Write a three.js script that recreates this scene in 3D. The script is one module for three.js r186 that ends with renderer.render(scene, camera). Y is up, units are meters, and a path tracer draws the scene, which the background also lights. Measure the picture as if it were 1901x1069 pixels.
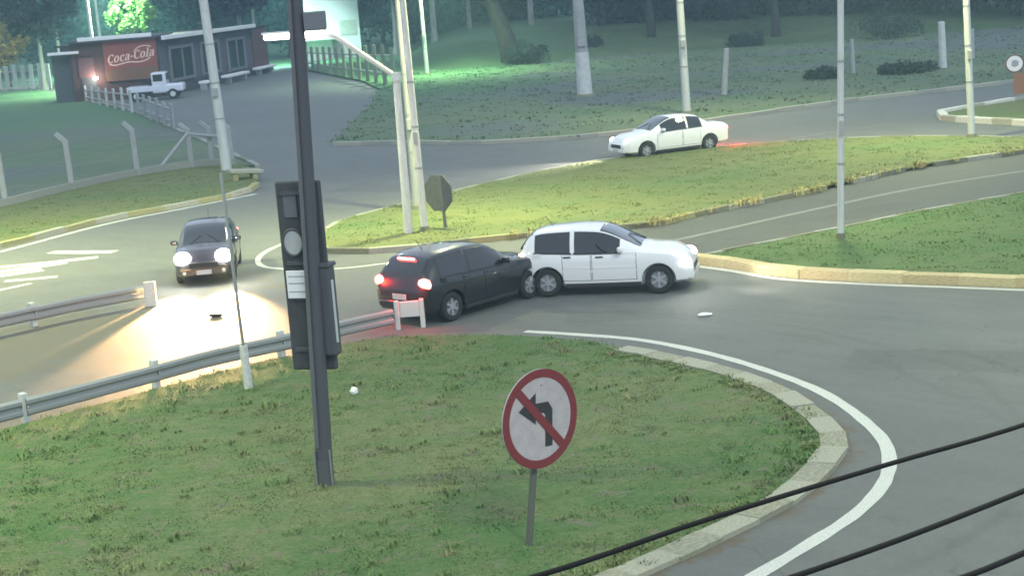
import * as THREE from 'three';
import { mergeGeometries, toCreasedNormals, mergeVertices } from 'three/addons/utils/BufferGeometryUtils.js';
import { RoundedBoxGeometry } from 'three/addons/geometries/RoundedBoxGeometry.js';
import { Brush, Evaluator, SUBTRACTION } from 'three-bvh-csg';
import { createNoise2D } from 'simplex-noise';

// ---------------------------------------------------------------- camera, sky, light, exposure
const D = Math.PI / 180;
const scene = new THREE.Scene();
const camera = new THREE.PerspectiveCamera(20.2, 1024 / 575, 0.3, 1500);
camera.position.set(0, 7, 0);
camera.focus = 5.5; camera.userData.fStop = 18; // the wires are sharp, the scene behind a touch soft
camera.rotation.set(-10.85 * D, 0, -4.3 * D, 'YXZ');
const renderer = new THREE.WebGLRenderer({ antialias: true });
renderer.setSize(1024, 575);
renderer.toneMapping = THREE.LinearToneMapping;
renderer.toneMappingExposure = 3.9;
renderer.shadowMap.enabled = true;

{ // low night cloud lit from below by the town: a dim, even, blue-grey sky
  const W = 128, H = 64, d = new Float32Array(W * H * 4);
  for (let j = 0; j < H; j++) for (let i = 0; i < W; i++) {
    const e = Math.abs((j + 0.5) / H - 0.5) * 2, k = 0.36 - 0.06 * e;
    d.set([k * 0.54, k * 0.64, k * 0.80, 1], (j * W + i) * 4);
  }
  const t = new THREE.DataTexture(d, W, H, THREE.RGBAFormat, THREE.FloatType);
  t.mapping = THREE.EquirectangularReflectionMapping; t.magFilter = THREE.LinearFilter; t.needsUpdate = true;
  scene.background = t; scene.environment = t;
}
const moon = new THREE.DirectionalLight(0xe8f0ff, 0.35);
moon.position.set(25, 60, 20); moon.target.position.set(0, 0, -45);
moon.castShadow = true; moon.shadow.radius = 30; moon.shadow.mapSize.set(2048, 2048);
Object.assign(moon.shadow.camera, { left: -70, right: 70, top: 90, bottom: -90, near: 1, far: 260 });
scene.add(moon, moon.target);
scene.fog = new THREE.FogExp2(0x9cc0cc, 0.0012);

// ---------------------------------------------------------------- helpers
let seed = 7;
const rnd = () => { seed = (seed * 1664525 + 1013904223) >>> 0; return seed / 4294967296; };
const rr = (a, b) => a + (b - a) * rnd();
const n1 = createNoise2D(rnd), n2 = createNoise2D(rnd), n3 = createNoise2D(rnd);
const clamp = (v, a = 0, b = 1) => Math.min(b, Math.max(a, v));
const sstep = (a, b, v) => { const t = clamp((v - a) / (b - a)); return t * t * (3 - 2 * t); };
const mix = (a, b, t) => a + (b - a) * t;
const mix3 = (a, b, t) => [mix(a[0], b[0], t), mix(a[1], b[1], t), mix(a[2], b[2], t)];
const V = (x, y, z) => new THREE.Vector3(x, y, z);
const names = {};
const numbered = (n) => { const k = names[n] = (names[n] ?? -1) + 1; return k ? n + '_' + String(k).padStart(3, '0') : n; };
function tag(o, label, category, group) { Object.assign(o.userData, { label, category }); if (group) o.userData.group = group; return o; }
function add(o, name, kind) { o.name = numbered(name); if (kind) o.userData.kind = kind; scene.add(o); return o; }
function thing(name, label, category, [x, y, z] = [0, 0, 0], turn = 0, group) {
  const o = add(new THREE.Group(), name); o.position.set(x, y, z); o.rotation.y = turn; return tag(o, label, category, group);
}
function part(name, geo, mat, parent) {
  const m = new THREE.Mesh(Array.isArray(geo) ? mergeGeometries(geo.map((g) => (g.index ? g.toNonIndexed() : g)).map(clean)) : geo, mat);
  m.name = name; m.castShadow = m.receiveShadow = true; parent.add(m); return m;
}
function clean(g) { for (const k of Object.keys(g.attributes)) if (!['position', 'normal', 'uv'].includes(k)) g.deleteAttribute(k); return g; }
function copy(o, label) { const c = o.clone(); c.name = numbered(o.name.replace(/_\d{3}$/, '')); c.userData = { ...o.userData }; if (label) c.userData.label = label; scene.add(c); return c; }
const box = (w, h, d, x = 0, y = 0, z = 0) => new THREE.BoxGeometry(w, h, d).translate(x, y, z);
const rbox = (w, h, d, r, x = 0, y = 0, z = 0) => new RoundedBoxGeometry(w, h, d, 2, r).translate(x, y, z);
const cyl = (r0, r1, h, x = 0, y = 0, z = 0, n = 16) => new THREE.CylinderGeometry(r1, r0, h, n).translate(x, y + h / 2, z); // r0 bottom, r1 top
const tube = (pts, r, n = 8, seg = 12) => new THREE.TubeGeometry(new THREE.CatmullRomCurve3(pts.map((p) => V(...p))), seg, r, n);
function bar(a, b, r, n = 10, r2 = r) {
  const A = V(...a), B = V(...b), L = A.distanceTo(B), g = new THREE.CylinderGeometry(r2, r, L, n).translate(0, L / 2, 0);
  g.applyQuaternion(new THREE.Quaternion().setFromUnitVectors(V(0, 1, 0), B.clone().sub(A).normalize())); return g.translate(...a);
}
function tex(size, fn, srgb = true, rep) { // fn(u, v) -> linear [r, g, b]
  const d = new Uint8Array(size * size * 4);
  for (let j = 0; j < size; j++) for (let i = 0; i < size; i++) {
    const c = fn((i + 0.5) / size, (j + 0.5) / size), k = (j * size + i) * 4;
    for (let q = 0; q < 3; q++) d[k + q] = 255 * clamp(srgb ? Math.pow(clamp(c[q]), 1 / 2.2) : c[q]);
    d[k + 3] = 255;
  }
  const t = new THREE.DataTexture(d, size, size); if (srgb) t.colorSpace = THREE.SRGBColorSpace;
  t.wrapS = t.wrapT = THREE.RepeatWrapping; t.magFilter = THREE.LinearFilter; t.minFilter = THREE.LinearMipmapLinearFilter; t.generateMipmaps = true;
  if (rep) t.repeat.set(...rep); t.needsUpdate = true; return t;
}
const lin = (r, g, b) => new THREE.Color().setRGB(r, g, b);
const mat = (r, g, b, rough = 0.7, o = {}) => new THREE.MeshStandardMaterial({ color: lin(r, g, b), roughness: rough, side: THREE.DoubleSide, ...o });
const phys = (r, g, b, rough, o = {}) => new THREE.MeshPhysicalMaterial({ color: lin(r, g, b), roughness: rough, side: THREE.DoubleSide, ...o });
const glow = (r, g, b, k) => new THREE.MeshStandardMaterial({ color: lin(0.8, 0.8, 0.8), emissive: lin(r, g, b), emissiveIntensity: k, roughness: 0.4 });

// polygon sheet at height y, uv = position inside the world rectangle rect [x0, z0, x1, z1]
function sheet(pts, y, rect) {
  const c = pts.map(([x, z]) => new THREE.Vector2(x, z)); if (THREE.ShapeUtils.area(c) < 0) c.reverse();
  const tri = THREE.ShapeUtils.triangulateShape(c, []), g = new THREE.BufferGeometry(), p = [], uv = [], nn = [], ix = [];
  for (const q of c) { p.push(q.x, y, q.y); nn.push(0, 1, 0); uv.push((q.x - rect[0]) / (rect[2] - rect[0]), (q.y - rect[1]) / (rect[3] - rect[1])); }
  for (const [a, b, d] of tri) ix.push(a, d, b);
  g.setAttribute('position', new THREE.Float32BufferAttribute(p, 3)); g.setAttribute('normal', new THREE.Float32BufferAttribute(nn, 3));
  g.setAttribute('uv', new THREE.Float32BufferAttribute(uv, 2)); g.setIndex(ix); return g;
}
function smooth(pts, n = 60, closed = false) { return new THREE.CatmullRomCurve3(pts.map(([x, z]) => V(x, 0, z)), closed, 'centripetal').getSpacedPoints(n).map((p) => [p.x, p.z]); }
// ribbon along a path, uv in metres
function ribbon(path, w, y) {
  const p = [], uv = [], nn = [], ix = []; let s = 0;
  path.forEach(([x, z], i) => {
    const a = path[Math.max(0, i - 1)], b = path[Math.min(path.length - 1, i + 1)], dx = b[0] - a[0], dz = b[1] - a[1], l = Math.hypot(dx, dz) || 1;
    if (i) s += Math.hypot(x - path[i - 1][0], z - path[i - 1][1]);
    const wob = 1 + 0.12 * n1(x * 1.3, z * 1.3);
    for (const k of [-0.5, 0.5]) { p.push(x - dz / l * w * wob * k, y, z + dx / l * w * wob * k); nn.push(0, 1, 0); uv.push(s, k * w); }
    if (i) { const q = 2 * i; ix.push(q - 2, q - 1, q, q, q - 1, q + 1); }
  });
  const g = new THREE.BufferGeometry(); g.setAttribute('position', new THREE.Float32BufferAttribute(p, 3)); g.setAttribute('normal', new THREE.Float32BufferAttribute(nn, 3));
  g.setAttribute('uv', new THREE.Float32BufferAttribute(uv, 2)); g.setIndex(ix); return g;
}
// sweep of a closed profile [[out, up], ...] along [[x, z], ...]
function sweep(profile, path, y0 = 0) {
  const p = [], ix = [], n = profile.length;
  path.forEach(([x, z], i) => {
    const a = path[Math.max(0, i - 1)], b = path[Math.min(path.length - 1, i + 1)], dx = b[0] - a[0], dz = b[1] - a[1], l = Math.hypot(dx, dz) || 1;
    for (const [o, u] of profile) p.push(x - dz / l * o, y0 + u, z + dx / l * o);
    if (i) for (let k = 0; k < n; k++) { const A = (i - 1) * n + k, B = (i - 1) * n + (k + 1) % n; ix.push(A, B, A + n, B, B + n, A + n); }
  });
  const c0 = p.length / 3 - n; for (let k = 1; k < n - 1; k++) ix.push(0, k + 1, k, c0, c0 + k, c0 + k + 1);
  const g = new THREE.BufferGeometry(); g.setAttribute('position', new THREE.Float32BufferAttribute(p, 3)); g.setIndex(ix);
  g.setAttribute('uv', new THREE.Float32BufferAttribute(new Float32Array(p.length / 3 * 2), 2));
  return toCreasedNormals(g, 0.6);
}
const inside = (pts, x, z) => { let c = false; for (let i = 0, j = pts.length - 1; i < pts.length; j = i++) { const [a, b] = pts[i], [d, e] = pts[j]; if ((b > z) !== (e > z) && x < (d - a) * (z - b) / (e - b) + a) c = !c; } return c; };

// ---------------------------------------------------------------- ground colours
const newRoad = [[1.0, -40.0], [2.6, -43.4], [3.8, -43.7], [5.5, -45.2], [9.0, -47.9], [13.2, -51.5], [17.3, -53.4], [24, -56], [36, -60], [36, -54], [22, -48], [14.35, -44.2], [10.86, -42.35], [8.5, -40.7], [6.0, -39.1], [4.3, -38.0]];
const kerbIn = smooth([[2.0, -29.45], [2.98, -28.15], [3.95, -26.55], [4.44, -24.85], [4.6, -23.4], [4.56, -22.45], [4.0, -21.2], [3.3, -20.1], [2.45, -19.2], [1.5, -18.3], [0.5, -17.4]], 90);
function grassColor(x, z) { // what grows there: fresh green, dull green, dry straw, bare earth in patches
  const big = n1(x * 0.11, z * 0.16), mid = n2(x * 0.55 + 9, z * 0.95), fine = n3(x * 2.6, z * 4.5), tiny = n1(x * 9, z * 13);
  const dry = clamp(0.46 + 0.36 * big + 0.28 * mid + 0.22 * fine + 0.1 * tiny);
  let c = mix3([0.064, 0.142, 0.032], [0.158, 0.188, 0.074], dry);
  const bare = sstep(0.46, 0.9, 0.5 * n2(x * 0.8 + 40, z * 1.4) + 0.45 * n3(x * 3 + 7, z * 5) + 0.2 * n1(x * 7, z * 9) + 0.2);
  c = mix3(c, [0.165, 0.15, 0.10], bare * 0.8);
  const k = 1 + 0.16 * tiny; return [c[0] * k, c[1] * k, c[2] * k];
}
const NEAR = [-18, -36, 8, -10], MID = [-30, -72, 40, -24], FAR = [-140, -320, 140, -60];
const rectTex = (R, s, fn) => tex(s, (u, v) => fn(R[0] + u * (R[2] - R[0]), R[1] + v * (R[3] - R[1])));
const fineBump = tex(512, (u, v) => { const k = 0.5 + 0.25 * n1(u * 60, v * 60) + 0.25 * n2(u * 140, v * 140); return [k, k, k]; }, false);
const bumpAt = (R, m) => { const t = fineBump.clone(); t.repeat.set((R[2] - R[0]) / m, (R[3] - R[1]) / m); t.needsUpdate = true; return t; };
const grassMat = (R, s, fn = grassColor) => new THREE.MeshStandardMaterial({ map: rectTex(R, s, fn), roughness: 0.95, bumpMap: bumpAt(R, 3), bumpScale: 0.03 });
const M = {};
const medianColor = (x, z) => { const c = grassColor(x * 0.8 + 31, z * 0.8), k = clamp(0.55 + 0.35 * n1(x * 0.15 + 5, z * 0.3)); return mix3(c, [0.145, 0.165, 0.05], k); };
M.grassNear = grassMat(NEAR, 1024); M.grassMid = grassMat(MID, 1024, (x, z) => (x > 3 && z > -38.2 - (x - 4) * 0.62 - 2.2 * sstep(4, 9, x) ? mix3(grassColor(x, z), [0.075, 0.16, 0.035], 0.4) : medianColor(x, z)));
const farColor = (x, z) => { const c = grassColor(x * 0.7, z * 0.5), k = 0.95 + 0.14 * n2(x * 0.05, z * 0.05); const gr = sstep(6, -2, x) * sstep(-84, -110, z); const e = (1 - gr) * sstep(0.1, 0.6, n1(x * 0.035 + 3, z * 0.05) + sstep(15, 60, x) * 0.7 - 0.1); return mix3(mix3(mix3([c[0] * k, c[1] * k, c[2] * k], [0.085, 0.115, 0.11], 0.4), [0.05, 0.14, 0.06], gr * 0.75), [0.10, 0.115, 0.12], e * 0.75).map((q) => q * 1.12); };
M.grassFar = grassMat(FAR, 1024, farColor);
const ROAD = [-72, -162, 72, 6], RN = [-24, -72, 36, -12];
function asphalt(x, z) {
  const big = n1(x * 0.07, z * 0.07), mid = n2(x * 0.5, z * 0.5), fine = n3(x * 4, z * 4), g = n1(x * 17, z * 17);
  let k = 0.124 + 0.008 * big + 0.006 * mid + 0.006 * fine + 0.014 * g;
  k *= 1 + 0.05 * n2(x * 0.16 + z * 0.3, (z - x) * 1.1); // tyre-worn streaks
  if (z < -37 && x > 0.5 && inside(newRoad, x + 0.25 * fine + 0.3 * mid, z + 0.25 * fine)) k *= 0.6; // newer, darker surfacing
  let c = [k * 0.96, k * 1.03, k * 0.98];
  const pt = (cx, cz, a, w, h) => { const dx = x - cx, dz = z - cz, u = dx * Math.cos(a) + dz * Math.sin(a), v = -dx * Math.sin(a) + dz * Math.cos(a); return sstep(0.06, 0, Math.abs(u) - w + 0.05 * fine) * sstep(0.06, 0, Math.abs(v) - h + 0.05 * mid); };
  const patch = Math.max(pt(7.2, -27, 0.4, 1.5, 0.7), pt(2.2, -32.6, 0.1, 1.1, 0.5), pt(-4, -57, 0.6, 2.2, 1.0), pt(8.5, -21.5, 1.2, 1.1, 0.5), pt(10, -43.8, -0.6, 1.6, 0.5)); c = c.map((q) => q * (1 - 0.14 * patch));
  const ra = Math.hypot(x + 1.5, z + 24), tyre = Math.max(...[8.6, 10.1, 9.4].map((r0, i) => sstep(0.14, 0.02, Math.abs(ra - r0 - 0.5 * n1(x * 0.1 + i * 9, z * 0.1))) * clamp(0.5 + 0.6 * n2(x * 0.25 + i * 5, z * 0.25)))); c = c.map((q) => q * (1 - 0.16 * tyre));
  const crack = sstep(0.03, 0.0, Math.abs(n3(x * 0.33 + 20, z * 0.33) + 0.12 * n2(x * 2, z * 2))) * sstep(0.1, 0.5, n1(x * 0.13 + 60, z * 0.13)); c = c.map((q) => q * (1 - 0.3 * crack));
  const oil = sstep(0.72, 0.95, n2(x * 0.6 + 70, z * 0.6) + 0.2 * fine); c = c.map((q) => q * (1 - 0.14 * oil));
  if (x > 0 && x < 6.2 && z > -31 && z < -16) { // silt washed into the gutter between kerb and edge line
    let d = 9; for (const [a, b] of kerbIn) d = Math.min(d, Math.hypot(x - a, z - b));
    const silt = sstep(0.05, -0.12, d - 0.27 - 0.16 * n1(x * 1.4, z * 1.4) - 0.1 * n2(x * 5, z * 5)); const w = clamp(0.75 + 0.4 * n3(x * 6, z * 6));
    c = mix3(c, [0.115, 0.088, 0.055], silt * w * sstep(-27.5, -25.5, z)); }
  // earth carried onto the lane between the two rails
  const along = (x + 10) * 0.74 - (z + 33) * 0.66, across = (x + 10) * 0.66 + (z + 33) * 0.74;
  const earth = sstep(4.2, 0.6, Math.abs(across + 0.6 + 0.5 * n1(along * 0.4, 3)) + 1.1 * n2(x * 0.7, z * 0.7) + 0.6 * n3(x * 2.5, z * 2.5)) * sstep(-16, -9, -along) * sstep(-0.8, 0.8, -x - 6 + n1(x, z));
  c = mix3(c, [0.14, 0.125, 0.072], 0.8 * earth);
  return c;
}
const roadBump = (m, R) => { const t = fineBump.clone(); t.repeat.set((R[2] - R[0]) / m, (R[3] - R[1]) / m); t.needsUpdate = true; return t; };
M.road = new THREE.MeshStandardMaterial({ map: rectTex(ROAD, 1024, asphalt), roughness: 0.72, bumpMap: roadBump(1.5, ROAD), bumpScale: 0.006 });
M.roadNear = new THREE.MeshStandardMaterial({ map: rectTex(RN, 2048, asphalt), roughness: 0.72, bumpMap: roadBump(1.2, RN), bumpScale: 0.006 });
const speck = (a, b, f = 9) => tex(256, (u, v) => mix3(a, b, clamp(0.5 + 0.35 * n1(u * f, v * f) + 0.3 * n2(u * f * 5, v * f * 5))));
M.paintWorn = mat(1, 1, 1, 0.7, { map: tex(512, (u, v) => mix3([0.2, 0.205, 0.195], [0.09, 0.095, 0.09], sstep(-0.1, 0.6, n1(u * 30, v * 30) * 0.6 + n2(u * 90, v * 90) * 0.55))) });
M.paint = mat(1, 1, 1, 0.6, { map: tex(512, (u, v) => mix3([0.56, 0.58, 0.53], [0.18, 0.18, 0.17], sstep(0.2, 0.75, n1(u * 30, v * 30) * 0.6 + n2(u * 90, v * 90) * 0.55))) });
M.concrete = mat(1, 1, 1, 0.85, { map: speck([0.36, 0.36, 0.31], [0.22, 0.23, 0.19]), bumpMap: fineBump, bumpScale: 0.004 });
M.concreteB = mat(1, 1, 1, 0.85, { map: speck([0.42, 0.42, 0.34], [0.27, 0.27, 0.2]), bumpMap: fineBump, bumpScale: 0.004 });
M.concreteN = mat(1, 1, 1, 0.85, { map: speck([0.40, 0.39, 0.30], [0.2, 0.21, 0.14], 5), bumpMap: fineBump, bumpScale: 0.006 });
M.concreteDirty = mat(1, 1, 1, 0.9, { map: speck([0.26, 0.25, 0.17], [0.13, 0.14, 0.08]), bumpMap: fineBump, bumpScale: 0.006 });
M.kerbWhite = mat(1, 1, 1, 0.75, { map: speck([0.7, 0.7, 0.64], [0.4, 0.4, 0.34], 6) });
M.kerbYellow = mat(1, 1, 1, 0.75, { map: speck([0.55, 0.48, 0.24], [0.28, 0.27, 0.17], 6) });
M.kerbCream = mat(1, 1, 1, 0.8, { map: speck([0.62, 0.53, 0.29], [0.38, 0.33, 0.17], 6) });
M.kerbCreamB = mat(1, 1, 1, 0.8, { map: speck([0.58, 0.47, 0.25], [0.32, 0.27, 0.14], 7) });
M.kerbStraw = mat(1, 1, 1, 0.85, { map: speck([0.38, 0.36, 0.17], [0.2, 0.2, 0.09], 6) });
M.metal = mat(0.3, 0.32, 0.31, 0.55, { metalness: 0.35, bumpMap: fineBump, bumpScale: 0.001 });
M.galv = mat(0.56, 0.6, 0.57, 0.55, { metalness: 0.25 });
M.poleWhite = mat(1, 1, 1, 0.7, { map: speck([0.62, 0.64, 0.6], [0.44, 0.46, 0.43], 5) });
M.poleGrey = mat(1, 1, 1, 0.8, { map: speck([0.4, 0.41, 0.4], [0.26, 0.27, 0.27], 5) });
M.darkPole = mat(0.075, 0.075, 0.082, 0.6);
M.darkBoard = mat(1, 1, 1, 0.65, { map: speck([0.062, 0.062, 0.068], [0.046, 0.046, 0.05], 4) });
M.black = mat(0.012, 0.012, 0.013, 0.6);
M.rubber = mat(0.02, 0.02, 0.021, 0.85);
M.white = mat(0.8, 0.8, 0.78, 0.6);
M.red = mat(0.16, 0.022, 0.026, 0.65);
M.bark = mat(1, 1, 1, 0.95, { map: speck([0.05, 0.045, 0.04], [0.022, 0.02, 0.02], 7) });
M.barkPale = mat(1, 1, 1, 0.9, { map: speck([0.34, 0.34, 0.31], [0.17, 0.17, 0.16], 7) });

// ---------------------------------------------------------------- ground, roads, grass areas
const addFlat = (name, pts, y, rect, m, label) => { const o = add(new THREE.Mesh(sheet(pts, y, rect), m), name, 'structure'); o.receiveShadow = true; if (label) o.userData.label = label; return o; };
{ const t = M.grassFar.clone(); addFlat('ground', [[-700, 60], [700, 60], [700, -900], [-700, -900]], -0.05, FAR, t, 'wide grass plain under everything'); }
addFlat('road', [[-72, 6], [72, 6], [72, -162], [-72, -162]], 0, ROAD, M.road, 'grey asphalt of the side roads');
addFlat('road', [[-24, -12], [36, -12], [36, -72], [-24, -72]], 0.004, RN, M.roadNear, 'grey asphalt of the junction');

const islandEdge = [...smooth([[-8.98, -26.85], [-6.87, -28.9], [-5.75, -30.0], [-4.44, -31.0], [-3.4, -31.75], [-2.15, -32.0], [-1.16, -31.7], [-0.08, -31.3], [0.98, -30.6], [1.9, -29.6]], 50), ...kerbIn];
const island = [[-17, -19.6], ...islandEdge, [-3, -15], [-17, -12]];
addFlat('grass_island', island, 0.05, NEAR, M.grassNear, 'rounded grass traffic island with no-left-turn sign');
const medianNear = smooth([[-5.3, -44.9], [-5.0, -43.6], [-3.25, -42.9], [-0.5, -43.5], [2.32, -43.83], [3.78, -43.75], [5.47, -45.27], [9.04, -47.89], [13.2, -51.46], [17.33, -53.43], [22, -55.2]], 70);
const medianFar = smooth([[21, -54.8], [18.43, -57.2], [15.4, -59.91], [11.76, -61.3], [8.74, -61.4], [4.05, -60.0], [1.28, -57.8], [-2.46, -52.9], [-5.2, -48.6], [-5.3, -44.9]], 60);
const median = [...medianNear, ...medianFar.slice(1, -1)];
addFlat('grass_median', median, 0.12, MID, M.grassMid, 'long grass median between the two roads');
const riFront = smooth([[4.35, -38.0], [5.2, -36.95], [6.05, -35.6], [7.55, -34.35], [9.02, -33.4], [10.44, -32.5], [16, -29.2]], 50);
const riBack = smooth([[22, -48], [14.35, -44.2], [10.86, -42.35], [8.5, -40.7], [6.03, -39.15], [4.35, -38.0]], 40);
const rightIsland = [...riFront, [24, -30], ...riBack.slice(0, -1)];
addFlat('grass_island', rightIsland, 0.13, MID, M.grassMid, 'pointed grass island with thick cream kerb');
const kerbLeft = smooth([[-30, -22], [-22, -37], [-15.64, -49.36], [-14.54, -51.5], [-13.35, -53.84], [-11.16, -56.18], [-9.5, -58.4], [-9.3, -60.5]], 60);
const fenceLine = [[-30, -37], [-24, -47.5], [-18.45, -59.6], [-16.97, -63.3], [-15.16, -66.7], [-13.1, -68.5], [-11.3, -68.2]];
addFlat('grass_verge', [...kerbLeft, [-10.0, -66.0], ...[...fenceLine].reverse()], 0.12, MID, M.grassMid, 'grass verge below the concrete post fence');
addFlat('field', [...fenceLine, [-10.2, -67.2], [-17.75, -89.45], [-25.7, -111.8], [-33, -128], [-42, -150], [-140, -150], [-140, -40], [-60, -20], [-30, -28]], 0.10, FAR, M.grassFar, 'enclosed field behind the fence');
const kerbFar = smooth([[-7.71, -74.66], [-3.61, -72.1], [-1.41, -70.3], [4.38, -69.5], [9.71, -72.5], [16.17, -76.65], [21.65, -78.86], [26.28, -80.86], [60, -96]], 90);
addFlat('field', [...kerbFar, [140, -110], [140, -320], [-17.6, -320], [-17.4, -150], [-13.6, -136], [-10.3, -124.7], [-8.2, -113], [-7.6, -98], [-7.9, -86]], 0.12, FAR, M.grassFar, 'open grass field across the far road');
const farIsl = smooth([[27, -50], [20.07, -61.6], [18.3, -64.9], [18.05, -66.4], [18.5, -67.6], [24, -71.5], [36, -77]], 40);
addFlat('grass_island', [...farIsl, [44, -60]], 0.12, MID, M.grassMid, 'brown grass island edged in white kerb beyond the median');
{ // grass bank beyond the field
  const nx = 70, nz = 14, p = [], uv = [], ix = [];
  for (let j = 0; j <= nz; j++) for (let i = 0; i <= nx; i++) {
    const x = -8 + i * 1.9, z = -131 - j * 6.5 - 2.5 * n1(x * 0.04, 2), k = j / nz;
    const y = 0.05 + (1.7 * sstep(0, 0.18, k) + 0.9 * k) * sstep(-0.02, 0.05, i / nx) * sstep(1, 0.85, i / nx) + 0.10 * n2(x * 0.25, z * 0.25) * (j ? 1 : 0);
    p.push(x, y, z); uv.push((x - FAR[0]) / 280, (z - FAR[1]) / 260);
    if (i && j) { const a = j * (nx + 1) + i, b = a - nx - 1; ix.push(b - 1, b, a - 1, b, a, a - 1); }
  }
  const g = new THREE.BufferGeometry(); g.setAttribute('position', new THREE.Float32BufferAttribute(p, 3)); g.setAttribute('uv', new THREE.Float32BufferAttribute(uv, 2));
  g.setIndex(ix); g.computeVertexNormals(); const m = grassMat(FAR, 512, (x, z) => { const c = grassColor(x * 0.6, z * 0.6), t = sstep(10, 0, x + 4 * n1(x * 0.1, z * 0.1)); return mix3([c[0] * 0.7, c[1] * 0.75, c[2] * 0.9], [0.05, 0.125, 0.05], t * 0.75); }); m.side = THREE.DoubleSide;
  add(new THREE.Mesh(g, m), 'embankment', 'structure').userData.label = 'low grass bank along the edge of the field';
}

// painted lines
const line = (path, w, y, label, m = M.paint) => { const o = add(new THREE.Mesh(ribbon(path, w, y), m), 'road_marking', 'structure'); o.userData.label = label; o.receiveShadow = true; };
line(smooth([[0.2, -31.75], [1.3, -31.05], [2.35, -30.25], [3.42, -28.84], [4.32, -27.11], [4.92, -25.45], [5.2, -23.58], [5.2, -22.29], [4.84, -20.85], [4.2, -19.65], [3.38, -18.63], [2.58, -17.73], [1.6, -16.7]], 120), 0.2, 0.010, 'white edge line curving round the near island');
line(smooth([[-4.3, -49.4], [-5.48, -47.64], [-6.51, -45.64], [-6.85, -43.8], [-6.5, -42.1], [-5.6, -41.3], [-4.4, -40.9], [-3.0, -41.2]], 60), 0.16, 0.010, 'white line looping round the tip of the median');
line(smooth([[3.0, -40.4], [4.42, -41.44], [8.4, -44.58], [12.13, -47.34], [15.97, -49.25], [24, -52.6]], 60), 0.22, 0.010, 'worn lane line along the road beside the median', M.paintWorn);
line(smooth([[4.0, -37.95], [5.05, -36.6], [5.95, -35.2], [7.5, -33.95], [9.0, -33.0], [10.4, -32.1], [16, -28.7]], 60), 0.2, 0.010, 'white edge line at the foot of the cream kerb');
line(smooth([[4.1, -38.2], [6.0, -39.5], [8.45, -41.05], [10.8, -42.7], [14.3, -44.55], [22, -48.4]], 60), 0.2, 0.010, 'white edge line behind the pointed island');
line(smooth([[-20.5, -38.3], [-15.3, -48.6], [-13.1, -53.2], [-11, -55.7], [-9, -58.2]], 60), 0.22, 0.010, 'white edge line under the grass verge');
for (const [a, b, w] of [[[-13.6, -47.6], [-11.5, -46.7], 0.5], [[-14.5, -45.4], [-11.8, -45.9], 0.42], [[-14.6, -44.4], [-12.6, -45.4], 0.55], [[-14.6, -43.6], [-13.0, -44.4], 0.5], [[-13.6, -42.9], [-12.2, -43.0], 0.3], [[-14.6, -40.2], [-12.7, -42.2], 0.2]])
  line(smooth([a, [(a[0] + b[0]) / 2, (a[1] + b[1]) / 2 + 0.05], b], 20), w, 0.010, 'white chevron stroke of the hatched area by the verge');
line(smooth([[11.5, -63.2], [13.4, -64.4], [15.6, -65.6]], 20), 0.2, 0.010, 'short white line on the far road', M.paintWorn);

// kerbs of single stones
function kerb(path, { w, h, len, y = 0, mats, label, out = 0, gap = 0.015, skip = 0 }) {
  const g = add(new THREE.Group(), 'kerb', 'structure'); g.userData.label = label;
  const geo = new RoundedBoxGeometry(1, 1, 1, 1, 0.06); let acc = 0, start = path[0], k = 0;
  for (let i = 1; i < path.length; i++) {
    acc += Math.hypot(path[i][0] - path[i - 1][0], path[i][1] - path[i - 1][1]);
    if (acc < len && i < path.length - 1) continue;
    const e = path[i], dx = e[0] - start[0], dz = e[1] - start[1], L = Math.hypot(dx, dz);
    if (L > 0.1 && rnd() >= skip) {
      const s = part('kerb_stone', geo, mats[Math.floor(k + rnd() * 0.9) % mats.length], g);
      s.scale.set(L + 0.05 - gap, h, w * rr(0.95, 1.05));
      s.position.set((e[0] + start[0]) / 2 - dz / L * out + rr(-0.012, 0.012), y + h / 2 - 0.02 + rr(-0.012, 0.012), (e[1] + start[1]) / 2 + dx / L * out);
      s.rotation.set(rr(-0.02, 0.02), Math.atan2(-dz, dx) + rr(-0.01, 0.01), rr(-0.008, 0.008));
    }
    start = e; acc = 0; k++;
  }
  return g;
}
kerb(kerbIn, { w: 0.4, h: 0.1, len: 0.75, mats: [M.concreteB, M.concreteN], label: 'pale concrete kerb round the near island', out: 0.06 });
kerb(riFront, { w: 0.36, h: 0.24, len: 0.9, mats: [M.kerbCream, M.kerbCreamB], label: 'thick cream kerb of the pointed island' });
kerb([...riBack].reverse(), { w: 0.16, h: 0.17, len: 1.0, mats: [M.concrete, M.concreteDirty], label: 'low concrete kerb behind the pointed island' });
kerb(medianNear, { w: 0.2, h: 0.17, len: 1.0, mats: [M.kerbStraw, M.concreteDirty, M.concreteB, M.concreteDirty], label: 'straw yellow kerb along the near side of the median', skip: 0.12 });
kerb(medianFar, { w: 0.16, h: 0.15, len: 1.0, mats: [M.concreteDirty, M.concrete], label: 'low kerb along the far side of the median' });
kerb(kerbLeft, { w: 0.25, h: 0.19, len: 1.0, mats: [M.concreteB, M.kerbStraw], label: 'pale kerb along the fenced verge' });
kerb(kerbFar, { w: 0.28, h: 0.2, len: 1.2, mats: [M.concreteB, M.concrete, M.concreteB], label: 'pale kerb across the far road' });
kerb(farIsl, { w: 0.34, h: 0.26, len: 1.0, mats: [M.kerbWhite, M.kerbWhite, M.concreteB], label: 'white kerb of the island beyond the median' });
kerb(smooth([[-10.2, -67.2], [-17.75, -89.45], [-25.7, -111.8], [-33, -128]], 60), { w: 0.22, h: 0.2, len: 1.5, mats: [M.concrete, M.concreteDirty], label: 'concrete edging under the long fence to the shops' });

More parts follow.
